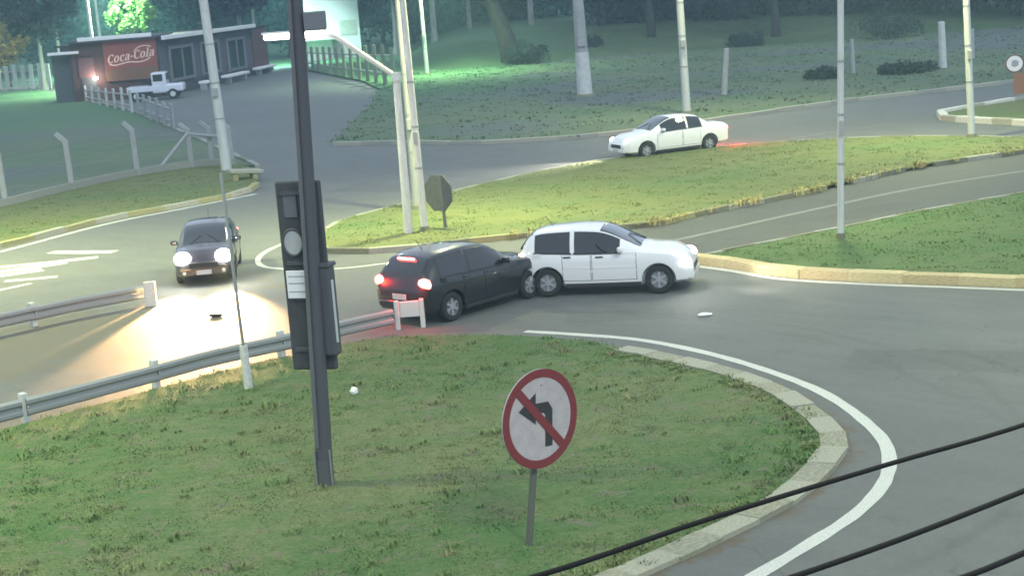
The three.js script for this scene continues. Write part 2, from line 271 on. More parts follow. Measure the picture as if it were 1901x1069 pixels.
// grass tufts: too many to count
function tuftGeo(n, r, h, w) {
  const p = [], nn = [];
  for (let i = 0; i < n; i++) {
    const a = rnd() * 6.283, q = Math.sqrt(rnd()) * r, x = Math.cos(a) * q, z = Math.sin(a) * q, b = rnd() * 6.283, l = h * rr(0.5, 1), lean = l * rr(0.6, 1.7), ww = w * rr(0.7, 1.2);
    const sx = Math.cos(b + 1.57) * ww, sz = Math.sin(b + 1.57) * ww, mx = x + Math.cos(b) * lean * 0.35, mz = z + Math.sin(b) * lean * 0.35;
    p.push(x - sx, -0.02, z - sz, x + sx, -0.02, z + sz, mx + sx * 0.8, l * 0.6, mz + sz * 0.8, x - sx, -0.02, z - sz, mx + sx * 0.8, l * 0.6, mz + sz * 0.8, mx - sx * 0.8, l * 0.6, mz - sz * 0.8,
      mx - sx * 0.8, l * 0.6, mz - sz * 0.8, mx + sx * 0.8, l * 0.6, mz + sz * 0.8, x + Math.cos(b) * lean, l, z + Math.sin(b) * lean);
      }
  const g = new THREE.BufferGeometry(); g.setAttribute('position', new THREE.Float32BufferAttribute(p, 3)); g.computeVertexNormals(); return g;
}
M.blade = mat(1, 1, 1, 0.8);
function tufts(label, poly, dens, geo, y, size, colour, clip, over = 0.08) {
  const xs = poly.map((p) => p[0]), zs = poly.map((p) => p[1]); let [x0, x1, z0, z1] = [Math.min(...xs), Math.max(...xs), Math.min(...zs), Math.max(...zs)];
  [x0, x1, z0, z1] = [Math.max(x0, clip[0]), Math.min(x1, clip[2]), Math.max(z0, clip[1]), Math.min(z1, clip[3])];
  const N = Math.floor((x1 - x0) * (z1 - z0) * dens), list = [];
  for (let i = 0; i < N; i++) {
    const x = rr(x0, x1), z = rr(z0, z1), qx = x + rr(-over, over), qz = z + rr(-over, over);
    if (Math.abs(x) > -z * 0.36 + 1.5) continue;
    if (!inside(poly, x, z)) continue;
    if (rnd() > 0.62 + 0.5 * n2(x * 0.55 + 9, z * 0.95)) continue;
    list.push([qx, qz]);
  }
  const im = new THREE.InstancedMesh(geo, M.blade, list.length), m = new THREE.Matrix4(), q = new THREE.Quaternion(), c = new THREE.Color(), up = V(0, 1, 0);
  list.forEach(([x, z], i) => {
    q.setFromAxisAngle(up, rnd() * 6.283); const s = size * rr(0.6, 1.25) * (1 + 0.35 * n1(x * 0.5, z * 0.5));
    m.compose(V(x, y, z), q, V(s, s * rr(0.7, 1.1), s)); im.setMatrixAt(i, m);
    const g = colour(x, z), k = rr(1.0, 1.35); c.setRGB(g[0] * k * rr(0.9, 1.15), g[1] * k, g[2] * k); im.setColorAt(i, c);
  });
  im.castShadow = im.receiveShadow = true; add(im, 'grass', 'stuff'); return tag(im, label, 'grass');
}
const tuftA = tuftGeo(9, 0.11, 0.028, 0.008), tuftB = tuftGeo(8, 0.16, 0.035, 0.016), tuftW = tuftGeo(12, 0.09, 0.10, 0.009), tuftC = tuftGeo(8, 0.3, 0.1, 0.03), tuftD = tuftGeo(14, 0.16, 0.2, 0.012);
tufts('short patchy grass on the near traffic island', island, 75, tuftA, 0.05, 1, grassColor, [-12, -33, 5, -15], 0.16);
tufts('scattered taller weeds on the near traffic island', island, 4, tuftW, 0.05, 1, (x, z) => { const c = grassColor(x, z); return [c[0] * 1.1, c[1] * 1.05, c[2]]; }, [-12, -33, 5, -15], 0.1);
tufts('bright mown grass covering the long median', median, 16, tuftB, 0.12, 1, medianColor, [-8, -64, 24, -42]);
tufts('green grass on the pointed island', rightIsland, 22, tuftB, 0.13, 1.1, (x, z) => mix3(grassColor(x, z), [0.075, 0.16, 0.035], 0.4), [3, -50, 18, -28]);
tufts('grass on the verge below the fence', [...kerbLeft, [-10, -66], ...[...fenceLine].reverse()], 16, tuftB, 0.12, 1.1, medianColor, [-26, -70, -8, -40]);
tufts('rough dark grass across the far field', [...kerbFar, [140, -110], [60, -150], [-10, -150], [-7.6, -98], [-7.9, -86]], 2, tuftC, 0.12, 1, farColor, [-14, -132, 50, -69], 0.3);

{ const edge = []; const off = (d) => kerbIn.map(([x, z], i) => { const a = kerbIn[Math.max(0, i - 1)], b = kerbIn[Math.min(kerbIn.length - 1, i + 1)], dx = b[0] - a[0], dz = b[1] - a[1], l = Math.hypot(dx, dz); return [x + dz / l * d * (1 + 0.35 * n1(i * 0.2, d)), z - dx / l * d * (1 + 0.35 * n2(i * 0.2, d))]; });
  edge.push(...off(-0.29), ...off(-0.55).reverse()); tufts('ragged grass spilling over the kerb of the near island', edge, 160, tuftW, 0.05, 0.7, (x, z) => { const c = grassColor(x, z); return [c[0] * 1.15, c[1] * 1.05, c[2] * 1.1]; }, [-1, -32, 6, -16], 0.05); }
{ const band = []; for (const k of [1, -1]) { const pts = medianNear.slice(14).map(([x, z]) => [x - 0.02 * k, z + 0.24 * k]); band.push(...(k > 0 ? pts : pts.reverse())); }
  tufts('straw coloured clumps overhanging the kerb of the median', band, 26, tuftD, 0.1, 0.9, (x, z) => { const k = 1 + 0.3 * n1(x * 3, z * 3); return [0.26 * k, 0.24 * k, 0.09 * k]; }, [0, -60, 24, -40]); }

// ---------------------------------------------------------------- street lamps and poles
function spot(parent, pos, to, color, k, angle, pen = 0.6, rad = 8) {
  const s = new THREE.SpotLight(color, k, 0, angle, pen, 2); s.position.set(...pos); s.target.position.set(...to); s.castShadow = true; s.shadow.radius = rad; parent.add(s, s.target); return s;
}
const lampGlow = glow(1, 0.96, 0.93, 6);
function luminaire(o, tip, dir, len, k, color = 0xfcffb4) { // a street lamp head on the end of an arm: tip is its near end, dir the horizontal way it points
  const [x, y, z] = tip, yaw = Math.atan2(-dir[1], dir[0]);
  const h = part('lamp_housing', rbox(len, 0.06, 0.32, 0.025, len / 2, 0.07, 0), M.galv, o); h.position.set(x, y, z); h.rotation.y = yaw;
  const l = part('lamp_lens', rbox(len * 0.94, 0.16, 0.34, 0.06, len / 2, -0.03, 0), lampGlow, o); l.position.set(x, y, z); l.rotation.y = yaw;
  const mx = x + dir[0] * len / 2, mz = z + dir[1] * len / 2;
  spot(o, [mx, y - 0.14, mz], [mx, 0, mz], color, k, 1.22, 0.7, 12);
}
{ // the lamp whose arm and lit head are in view
  const o = thing('street_lamp', 'white street lamp with slanted arm and lit head over the junction', 'street lamp', [-2.87, 0.1, -45.37]);
  part('pole', cyl(0.13, 0.10, 4.5, 0.06, 0, 0), M.poleWhite, o).rotation.z = -0.006;
  part('collar', cyl(0.15, 0.13, 0.22, 0.09, 4.32, 0), M.poleWhite, o);
  part('arm', [bar([0.09, 4.42, 0], [-1.5, 5.66, 0], 0.075), bar([-1.47, 5.64, 0], [-1.78, 5.78, 0], 0.07), bar([-1.76, 5.77, 0], [-2.2, 5.8, 0], 0.066), new THREE.SphereGeometry(0.11, 12, 10).translate(0.09, 4.42, 0)], M.poleWhite, o);
  luminaire(o, [-1.72, 5.80, 0], [-1, 0], 1.8, 22);
}
function tallPole(label, [x, z], r0, r1, h, tilt, m, extra) {
  const o = thing('utility_pole', label, 'pole', [x, 0.08, z]);
  const n = 7; for (let i = 0; i < 1; i++) part('shaft', cyl(r0, r1, h, 0, 0, 0), m, o);
  for (const k of [0.2, 0.33, 0.47]) part('band', cyl(mix(r0, r1, k) + 0.008, mix(r0, r1, k) + 0.008, 0.06, 0, h * k, 0), M.metal, o);
  part('junction_box', rbox(r0 * 1.1, 0.34, 0.14, 0.02, 0, h * 0.3, mix(r0, r1, 0.3) + 0.05), M.poleGrey, o); part('footing', cyl(r0 * 1.5, r0 * 1.25, 0.16), M.concreteDirty, o);
  o.rotation.z = tilt; if (extra) extra(o); return o;
}
tallPole('pale concrete pole with grey shaft beside the slanted lamp post', [-2.78, -50.2], 0.13, 0.09, 9, 0.006, M.poleGrey);
tallPole('tall white lamp pole in the median beside the round signback', [-2.36, -45.62], 0.11, 0.08, 9, 0.012, M.poleWhite, (o) => {
  part('arm', tube([[0, 8.9, 0], [0.4, 9.3, -0.4], [1.4, 9.5, -1.4]], 0.05), M.poleWhite, o); luminaire(o, [1.4, 9.5, -1.4], [0.707, -0.707], 0.8, 240); });
tallPole('thick white utility pole at the end of the fenced verge', [-11.15, -65.2], 0.21, 0.16, 11, 0.03, M.poleWhite);
tallPole('white lamp pole rising behind the white saloon car', [8.85, -76.2], 0.2, 0.13, 11, 0.012, M.poleWhite, (o) => {
  part('arm', tube([[0, 10.9, 0], [0.2, 11.3, 0.5], [0.6, 11.5, 1.8]], 0.06), M.poleWhite, o); luminaire(o, [0.6, 11.5, 1.8], [0.2, 0.98], 0.9, 130); });
tallPole('slim white lamp pole at the edge of the pointed island', [8.18, -39.23], 0.085, 0.075, 9.2, -0.035, M.poleWhite, (o) => {
  part('arm', tube([[0, 9.1, 0], [0.1, 9.5, -0.5], [0.2, 9.7, -1.8]], 0.045), M.poleWhite, o); luminaire(o, [0.2, 9.7, -1.8], [0.1, -0.995], 0.8, 90); });
tallPole('white lamp pole standing by the white kerb nose', [17.03, -58.25], 0.13, 0.11, 10, 0.02, M.poleWhite, (o) => {
  part('arm', tube([[0, 9.9, 0], [-0.4, 10.3, 0.3], [-1.6, 10.5, 1]], 0.05), M.poleWhite, o); luminaire(o, [-1.6, 10.5, 1], [-0.85, 0.52], 0.8, 230); });
tallPole('wide pale pole with white painted foot in the field', [4.95, -91.87], 0.4, 0.22, 10, 0.012, M.poleGrey, (o) => { part('painted_foot', cyl(0.44, 0.38, 2.5, 0, 0, 0), M.poleWhite, o); });
function post(label, [x, z], r, h, tilt, m) { const o = thing('post', label, 'post', [x, 0.08, z]); part('shaft', cyl(r, r * 0.85, h), m, o); part('cap', cyl(r * 0.92, r * 0.7, 0.06, 0, h, 0), m, o); o.rotation.z = tilt; return o; }
post('short pale post leaning right in the field behind the saloon car', [11.92, -85.37], 0.17, 2.4, -0.1, M.poleGrey);
post('faint grey post far out in the field', [20.6, -93.66], 0.13, 1.95, 0.01, M.poleGrey);
post('stout white post at the far edge of the field', [25.52, -92.61], 0.22, 2.6, 0.02, M.poleWhite);
post('small pale post right behind the lamp pole by the white kerb', [28.93, -98.64], 0.2, 1.75, 0, M.poleGrey);
{ const o = thing('marker_post', 'thin bare steel post standing in grass before the guardrail', 'post', [-4.91, 0.04, -28.55]);
  part('shaft', cyl(0.034, 0.03, 3.95), M.metal, o); part('foot_sleeve', cyl(0.085, 0.075, 0.8), M.poleWhite, o); o.rotation.z = 0.022; }

for (const [x, z, ax, az, k, col, l] of [[-34.6, -141.8, 0.9, -0.4, 1500, 0xd8ffd0, 'distant pale lamp pole just left of the lime green tree'], [-40.3, -152, -0.9, -0.4, 700, 0xfff4c0, 'distant white lamp pole beside the bright slab fence'], [-41.5, -173.5, 0.1, -0.99, 1000, 0xb8ffe4, 'distant pale lamp pole among the blue green trees'], [-23.2, -160, 0.3, -0.95, 1100, 0xb8ffe4, 'distant pale lamp pole rising behind the roof of the grey shop'], [-5.3, -126, 0.6, 0.8, 600, 0xd4ffc0, 'distant pale lamp pole at the foot of the green bank']])
  tallPole(l, [x, z], 0.17, 0.12, 10, 0.01, M.poleWhite, (o) => { part('arm', tube([[0, 9.9, 0], [ax * 0.4, 10.2, az * 0.4], [ax * 1.6, 10.4, az * 1.6]], 0.06), M.poleWhite, o); luminaire(o, [ax * 1.6, 10.4, az * 1.6], [ax, az], 0.8, k, col); });

for (const [x, z, ax, az, k, l] of [[11.5, -27, -0.9, 0.1, 80, 'tall street lamp on the roadside right of the near island'], [-13.5, -22.5, 0.8, -0.5, 170, 'tall street lamp behind the near guardrail'], [-18.5, -44, 0.7, -0.6, 500, 'tall street lamp beyond the rail of the dirt lane'], [6.5, -7, -0.6, -0.8, 130, 'tall street lamp on the kerb under the overhead wires']])
  tallPole(l, [x, z], 0.15, 0.1, 11, 0, M.poleWhite, (o) => { part('arm', tube([[0, 10.9, 0], [ax * 0.4, 11.3, az * 0.4], [ax * 1.8, 11.6, az * 1.8]], 0.06), M.poleWhite, o); luminaire(o, [ax * 1.8, 11.6, az * 1.8], [ax, az], 0.9, k); });

// ---------------------------------------------------------------- signs
function disc(r, t) { return new THREE.CylinderGeometry(r, r, t, 48).rotateX(Math.PI / 2); }
const flat = (shape, t, z) => new THREE.ExtrudeGeometry(shape, { depth: t, bevelEnabled: false, curveSegments: 24 }).translate(0, 0, z);
const poly = (pts) => { const s = new THREE.Shape(); pts.forEach(([x, y], i) => (i ? s.lineTo(x, y) : s.moveTo(x, y))); return s; };
{
  const o = thing('traffic_sign', 'round red and white no left turn sign on leaning pole', 'road sign', [-0.03, 0.04, -19.2]);
  part('pole', cyl(0.045, 0.045, 2.08), mat(0.10, 0.11, 0.085, 0.8), o).rotation.z = -0.13;
  const f = new THREE.Group(); f.name = 'sign_face'; f.position.set(0.25, 1.64, 0.06); f.rotation.set(0, 0.72, -0.09, 'YXZ'); o.add(f);
  part('plate', disc(0.62, 0.02), mat(0.42, 0.39, 0.395, 0.65, { map: speck([1, 1, 1], [0.82, 0.8, 0.8], 5) }), f);
  const ring = new THREE.Shape().absarc(0, 0, 0.62, 0, Math.PI * 2); ring.holes.push(new THREE.Path().absarc(0, 0, 0.515, 0, Math.PI * 2, true));
  part('red_border', flat(ring, 0.006, 0.011), M.red, f);
  const a = Math.PI * 0.75, nx = 0.055 * Math.cos(a + 1.57), ny = 0.055 * Math.sin(a + 1.57), ex = 0.54 * Math.cos(a), ey = 0.54 * Math.sin(a);
  part('arrow', flat(poly([[0.2, -0.36], [0.2, 0.1], [0.13, 0.2], [-0.08, 0.2], [-0.08, 0.33], [-0.36, 0.13], [-0.08, -0.06], [-0.08, 0.07], [0.05, 0.07], [0.08, 0.04], [0.08, -0.36]]), 0.004, 0.011), mat(0.025, 0.025, 0.027, 0.6), f);
  part('red_slash', flat(poly([[ex + nx, ey + ny], [ex - nx, ey - ny], [-ex - nx, -ey - ny], [-ex + nx, -ey + ny]]), 0.004, 0.0155), M.red, f);
}
{
  const o = thing('traffic_sign', 'grey back of an octagonal sign in the median', 'road sign', [-1.77, 0.1, -45.82]);
  part('pole', cyl(0.05, 0.045, 1.5), mat(0.14, 0.14, 0.12, 0.7), o).rotation.z = 0.03;
  const g = new THREE.CylinderGeometry(0.56, 0.56, 0.03, 8).rotateY(Math.PI / 8).rotateX(Math.PI / 2);
  const f = part('sign_plate', g, mat(1, 1, 1, 0.6, { map: speck([0.12, 0.13, 0.125], [0.075, 0.08, 0.08], 5) }), o); f.position.set(-0.13, 1.02, -0.06); f.rotation.y = -0.7;
  part('bracket', box(0.5, 0.05, 0.03, -0.12, 1.16, -0.02), M.galv, o).rotation.y = -0.7;
}
{
  const o = thing('traffic_sign', 'small round white speed sign above a rust brown panel', 'road sign', [22.75, 0.1, -70.6]);
  part('pole', cyl(0.05, 0.05, 2.0), M.poleGrey, o);
  const f = new THREE.Group(); f.name = 'sign_face'; f.position.set(-0.2, 1.62, 0.08); f.rotation.y = -0.2; o.add(f);
  part('plate', disc(0.4, 0.03), M.white, f);
  const ring = new THREE.Shape().absarc(0, 0, 0.4, 0, Math.PI * 2); ring.holes.push(new THREE.Path().absarc(0, 0, 0.34, 0, Math.PI * 2, true));
  part('dark_border', flat(ring, 0.006, 0.016), mat(0.14, 0.05, 0.045, 0.6), f);
  part('faded_mark', flat(poly([[-0.14, -0.1], [0.0, -0.16], [0.15, -0.1], [0.16, 0.1], [0.02, 0.16], [-0.12, 0.12]]), 0.004, 0.016), mat(0.34, 0.34, 0.34, 0.7), f);
  part('lower_panel', box(0.62, 0.9, 0.03, 0.05, 0.75, 0.07), mat(0.28, 0.13, 0.075, 0.7), o);
}

// ---------------------------------------------------------------- traffic signal in the foreground
{
  const o = thing('traffic_signal', 'tall dark traffic signal post with long black backing board', 'traffic signal', [-2.89, 0.04, -22.36]);
  part('post', cyl(0.125, 0.10, 8.4), M.darkPole, o).rotation.z = -0.035;
  part('base_sleeve', cyl(0.135, 0.13, 0.4), mat(0.085, 0.088, 0.085, 0.8), o);
  for (const s of [-1, 1]) part('base_fin', box(0.025, 0.55, 0.04, s * 0.11, 0.27, 0.085), mat(0.2, 0.21, 0.19, 0.8), o);
  part('cable_conduit', cyl(0.028, 0.028, 7.4, -0.07, 0.6, 0.13), mat(0.12, 0.12, 0.125, 0.6), o).rotation.z = -0.035;
  const b = new THREE.Group(); b.name = 'signal_board'; b.position.set(0.0, 3.03, -0.2); b.rotation.y = -0.3; o.add(b);
  part('backing_board', rbox(0.68, 2.72, 0.09, 0.03, 0, 0, 0), M.darkBoard, b);
  for (const y of [-1.05, -0.3, 0.2, 1.2]) part('board_bracket', box(0.5, 0.05, 0.05, 0, y, 0.068), M.darkPole, b);
  const p = part('round_cover', disc(0.15, 0.05), mat(0.42, 0.43, 0.41, 0.6), b); p.position.set(-0.12, 0.5, 0.065); p.scale.y = 1.25;
  part('cover_rim', new THREE.TorusGeometry(0.15, 0.018, 8, 32).scale(1, 1.25, 1).translate(-0.12, 0.5, 0.085), M.darkPole, b);
  part('blank_panel', rbox(0.2, 0.34, 0.03, 0.01, -0.12, 1.02, 0.055), mat(0.13, 0.13, 0.14, 0.6), b);
  const pl = part('white_plate', rbox(0.34, 0.4, 0.02, 0.008, -0.1, -0.1, 0.1), M.white, b);
  for (const y of [0.12, 0.02, -0.1]) part('plate_groove', box(0.28, 0.012, 0.006, -0.1, -0.1 + y, 0.112), mat(0.3, 0.3, 0.3, 0.7), pl);
  const h = new THREE.Group(); h.name = 'signal_head'; h.position.set(0.29, 2.54, -0.06); h.rotation.y = -0.3; o.add(h);
  part('head_case', rbox(0.2, 1.3, 0.22, 0.05), M.darkPole, h);
  part('head_hood', rbox(0.23, 0.06, 0.26, 0.02, 0, 0.66, 0), M.darkPole, h); part('head_hinge', box(0.03, 0.9, 0.03, 0.105, 0, 0.06), M.galv, h);
  part('control_box', rbox(0.3, 0.25, 0.2, 0.02, 0.48, 6.58, 0.02), mat(0.16, 0.165, 0.17, 0.6), o);
}

// ---------------------------------------------------------------- guardrails
const wbeam = [[0, 0], [0.05, 0.04], [0.05, 0.10], [0.0, 0.14], [0.0, 0.18], [0.05, 0.22], [0.05, 0.28], [0, 0.32], [-0.012, 0.32], [0.036, 0.27], [0.036, 0.225], [-0.014, 0.185], [-0.014, 0.135], [0.036, 0.095], [0.036, 0.045], [-0.012, 0]];
function guardrail(label, path, y, side) {
  const o = thing('guardrail', label, 'guardrail', [0, 0, 0]);
  const c = smooth(path, 200); let L = 0; const cum = c.map((p, i) => (L += i ? Math.hypot(p[0] - c[i - 1][0], p[1] - c[i - 1][1]) : 0));
  const n = Math.round(L / 2.9);
  for (let k = 0; k < n; k++) {
    const seg = c.filter((p, i) => cum[i] >= L * k / n - 0.02 && cum[i] <= L * (k + 1) / n + 0.06), dip = rr(-0.015, 0.015);
    part('rail_panel', sweep(wbeam.map(([a, u]) => [(a + (k % 2) * 0.004) * side, u]), seg, y + dip), M.metal, o);
    const q = seg[0], q2 = seg[3] ?? seg[1], a = Math.atan2(-(q2[1] - q[1]), q2[0] - q[0]);
    const ps = part('rail_post', rbox(0.12, y + 0.4, 0.14, 0.015, 0, (y + 0.4) / 2, -0.09 * side), M.galv, o); ps.position.set(q[0], 0, q[1]); ps.rotation.y = a;
    const bo = part('bolt', new THREE.SphereGeometry(0.022, 8, 6).translate(0.02, y + 0.16, 0.02 * side), M.galv, ps);
  }
  return o;
}
{
  const g = guardrail('low steel guardrail along the edge of the near island', [[-17, -20.2], [-8.98, -27.0], [-6.87, -29.05], [-5.75, -30.2], [-4.44, -31.15], [-3.48, -32.0], [-2.5, -32.75]], 0.14, 1);
  for (const [x, z] of [[-2.42, -32.85], [-1.9, -32.9]]) part('end_post', rbox(0.1, 0.62, 0.12, 0.02, x, 0.31, z), M.poleWhite, g);
  part('end_panel', rbox(0.42, 0.34, 0.05, 0.02, -2.16, 0.42, -32.87), M.galv, g);
  const h = guardrail('low steel guardrail on the far side of the dirt lane', [[-19, -28.6], [-11.51, -35.5], [-10.27, -36.75], [-8.75, -37.9]], 0.16, 1);
  part('end_panel', rbox(0.28, 0.6, 0.1, 0.02, -8.55, 0.3, -37.6), M.poleWhite, h).rotation.y = 0;
}

// ---------------------------------------------------------------- fence with bent concrete posts
{
  const o = thing('concrete_fence', 'fence of bent concrete posts on a low plinth above the verge', 'fence');
  part('plinth', sweep([[-0.1, 0], [0.1, 0], [0.1, 0.34], [-0.1, 0.34]], smooth(fenceLine, 60), 0.05), M.concrete, o);
  const P = [[-24.6, -46.4], [-21.6, -53], [-18.5, -59.7], [-16.95, -63.35], [-15.1, -66.75], [-13.15, -68.45], [-12.3, -68.5], [-11.4, -68.25]];
  P.forEach(([x, z], i) => {
    const pg = mergeGeometries([rbox(0.2, 2.0, 0.18, 0.02, 0, 1.0, 0).toNonIndexed(), rbox(0.18, 0.5, 0.17, 0.02, 0, 0.2, 0).rotateZ(0.75).translate(-0.03, 1.97, 0).toNonIndexed()].map(clean));
    const p = part('post', pg, M.poleGrey, o); p.position.set(x, 0.05, z); p.rotation.z = 0.015 + rr(-0.02, 0.02); if (i > 4) p.scale.y = 0.85;
  });
  part('brace', bar([-14.4, 0.2, -67.6], [-13.2, 1.55, -68.4], 0.075), M.poleGrey, o);
  part('brace', bar([-13.2, 1.55, -68.4], [-11.6, 1.3, -68.2], 0.06), M.poleGrey, o);
  for (const y of [0.5, 0.75, 1.0, 1.25, 1.5, 1.75, 1.98]) {
    for (let i = 1; i < P.length; i++) part('wire', bar([P[i - 1][0], y, P[i - 1][1]], [P[i][0], y * (i > 4 ? 0.88 : 1), P[i][1]], 0.003, 5), M.metal, o);
  }
}
{ const o = thing('drain_block', 'broken pale concrete block at the end of the verge', 'concrete block', [-10.0, 0.0, -62.4], 0.4);
  const m = M.concreteB; part('slab', rbox(1.3, 0.14, 0.7, 0.03, 0, 0.42, 0), m, o).rotation.z = -0.09; part('side', rbox(0.2, 0.36, 0.6, 0.03, -0.42, 0.2, 0), M.kerbStraw, o); part('side', rbox(0.2, 0.3, 0.6, 0.03, 0.35, 0.17, 0), M.kerbStraw, o); }

// fence of upright slabs
function slabFence(label, a, b, n, w, h0, h1, m, jitter = 0) {
  const o = thing('slab_fence', label, 'fence'), yaw = Math.atan2(-(b[1] - a[1]), b[0] - a[0]), geo = new RoundedBoxGeometry(w, 1, 0.12, 1, 0.03);
  const ms = [m, m.clone()]; ms[1].color = ms[1].color.clone().multiplyScalar(0.86);
  for (let i = 0; i < n; i++) {
    const t = n > 1 ? i / (n - 1) : 0, h = mix(h0, h1, t) * rr(0.94, 1.04), s = part('slab', geo, ms[i % 2], o);
    s.position.set(mix(a[0], b[0], t), 0.05 + h / 2, mix(a[1], b[1], t)); s.scale.y = h; s.rotation.y = yaw; s.rotation.z = rr(-jitter, jitter);
  }
  for (const k of [0.3, 0.75]) part('rail', bar([a[0], 0.05 + h0 * k, a[1] - 0.1], [b[0], 0.05 + h1 * k, b[1] - 0.1], 0.06), M.poleGrey, o);
  return o;
}
slabFence('white picket slabs fencing the ground before the red shop', [-32.7, -127.6], [-24.2, -107.4], 8, 0.55, 1.15, 1.6, M.poleWhite, 0.03);
slabFence('blue grey fence slabs beside the shop driveway', [-23.2, -105], [-18.2, -90.5], 6, 0.8, 1.5, 1.5, M.poleGrey);
slabFence('bright white slab fence under the yellow tree', [-47.4, -156], [-41.2, -150.6], 7, 0.62, 2.2, 2.4, M.poleWhite, 0.03);
slabFence('row of tall pale slabs beyond the driveway by the field', [-17.2, -149.5], [-7.2, -114.5], 13, 0.95, 2.1, 2.9, mat(1, 1, 1, 0.85, { map: speck([0.3, 0.36, 0.24], [0.18, 0.22, 0.15], 5) }), 0.02);

// ---------------------------------------------------------------- shops
function facade(o, a, b) { const L = Math.hypot(b[0] - a[0], b[1] - a[1]); o.position.set(a[0], 0.02, a[1]); o.rotation.y = Math.atan2(-(b[1] - a[1]), b[0] - a[0]); return L; }
{
  const o = thing('shop_building', 'low dark red shop with big painted drink sign', 'building');
  const L = facade(o, [-33.7, -124.8], [-25.75, -125.3]); // local x along the front, z towards the road
  const wall = mat(1, 1, 1, 0.85, { map: speck([0.085, 0.035, 0.032], [0.055, 0.03, 0.03], 4) }), grey = mat(1, 1, 1, 0.85, { map: speck([0.075, 0.085, 0.09], [0.05, 0.056, 0.06], 4) });
  part('wall', box(L - 1.4, 4.5, 8, 1.4 + (L - 1.4) / 2, 2.25, -4), wall, o); part('side_annex', box(1.5, 3.7, 7, 0.6, 1.85, -3.9), grey, o);
  part('roof', box(L - 1.0, 0.12, 9, 1.4 + (L - 1.4) / 2, 4.58, -4.1), grey, o);
  part('fascia', rbox(5.6, 0.3, 0.22, 0.03, 4.9, 4.74, 0.35), M.white, o); part('annex_fascia', rbox(2.3, 0.2, 0.5, 0.03, 0.9, 3.82, 0.2), M.white, o);
  part('canopy', box(L - 1.5, 0.1, 0.9, 1.5 + (L - 1.5) / 2, 4.52, 0.1), grey, o);
  const cv = document.createElement('canvas'); cv.width = 512; cv.height = 384; const c = cv.getContext('2d');
  c.fillStyle = '#86483d'; c.fillRect(0, 0, 512, 384); c.fillStyle = '#74513c'; c.fillRect(0, 265, 512, 119);
  c.save(); c.translate(256, 150); c.rotate(-0.1); c.transform(1, 0, -0.12, 1, 0, 0); c.fillStyle = '#e2c3b2'; c.strokeStyle = '#e2c3b2'; c.font = 'italic bold 112px serif'; c.textAlign = 'center';
  c.fillText('Coca-Cola', 0, 40, 470); c.lineWidth = 12; c.lineCap = 'round'; c.beginPath(); c.moveTo(-205, 50); c.bezierCurveTo(-150, 92, -60, 40, 30, 66); c.bezierCurveTo(90, 82, 150, 74, 190, 52); c.stroke();
  c.lineWidth = 10; c.beginPath(); c.moveTo(40, -30); c.bezierCurveTo(70, -80, 150, -84, 205, -52); c.stroke(); c.restore();
  const t = new THREE.CanvasTexture(cv); t.colorSpace = THREE.SRGBColorSpace;
  const sp = part('sign_panel', rbox(4.1, 3.1, 0.14, 0.02, L - 2.05, 2.95, 0.12), wall, o);
  part('sign_print', new THREE.PlaneGeometry(4.0, 3.0).translate(L - 2.05, 2.95, 0.196), new THREE.MeshStandardMaterial({ map: t, roughness: 0.6 }), sp);
  part('poster', rbox(1.2, 1.5, 0.06, 0.02, 2.5, 2.6, 0.05), mat(0.13, 0.065, 0.07, 0.7), o); part('wall_lamp', rbox(0.36, 0.2, 0.2, 0.04, 3.1, 1.75, 0.1), glow(1, 0.95, 0.85, 2), o);
  { const w = new THREE.PointLight(0xfff0dc, 3, 0, 2); w.position.set(3.1, 1.8, 0.6); w.castShadow = true; w.shadow.radius = 8; o.add(w); }
  part('shutter', box(1.1, 2.2, 0.08, 2.6, 1.1, 0.03), grey, o); part('door', box(1.0, 2.1, 0.1, L - 1.0, 1.05, 0.03), M.black, o);
}
{
  const o = thing('shop_building', 'long grey shop with white roof edge beside the red one', 'building');
  const L = facade(o, [-25.7, -125.5], [-21.2, -152.5]);
  const wall = mat(1, 1, 1, 0.85, { map: speck([0.115, 0.105, 0.12], [0.08, 0.075, 0.085], 4) }), dark = mat(0.055, 0.045, 0.052, 0.8), frame = mat(0.19, 0.18, 0.2, 0.6), pane = phys(0.02, 0.026, 0.03, 0.12);
  part('wall', box(L, 4.2, 8, L / 2, 2.1, -4), wall, o); part('plinth', box(L + 0.1, 0.7, 0.12, L / 2, 0.35, 0.06), dark, o); part('roof', box(L + 0.3, 0.14, 8.6, L / 2, 4.28, -4.1), dark, o);
  part('fascia', rbox(L * 0.84, 0.32, 0.3, 0.03, L * 0.42, 4.42, 0.45), M.white, o);
  part('end_panel', box(L * 0.16, 3.6, 0.12, L * 0.92, 2.3, 0.07), mat(0.12, 0.05, 0.052, 0.8), o);
  for (const [x, w, y, h] of [[4.6, 5.2, 2.3, 2.5], [11.5, 4.4, 2.3, 2.5], [18.3, 4.6, 2.2, 2.6]]) {
    const wd = part('window', box(w, h, 0.06, x, y, 0.04), pane, o);
    for (const s of [-1, 1]) { part('frame', box(0.3, h + 0.3, 0.14, x + s * w / 2, y, 0.1), frame, wd); part('frame', box(w, 0.22, 0.12, x, y + s * h / 2, 0.1), frame, wd); }
    part('mullion', box(0.2, h, 0.1, x + 0.2, y, 0.1), frame, wd);
  }
}
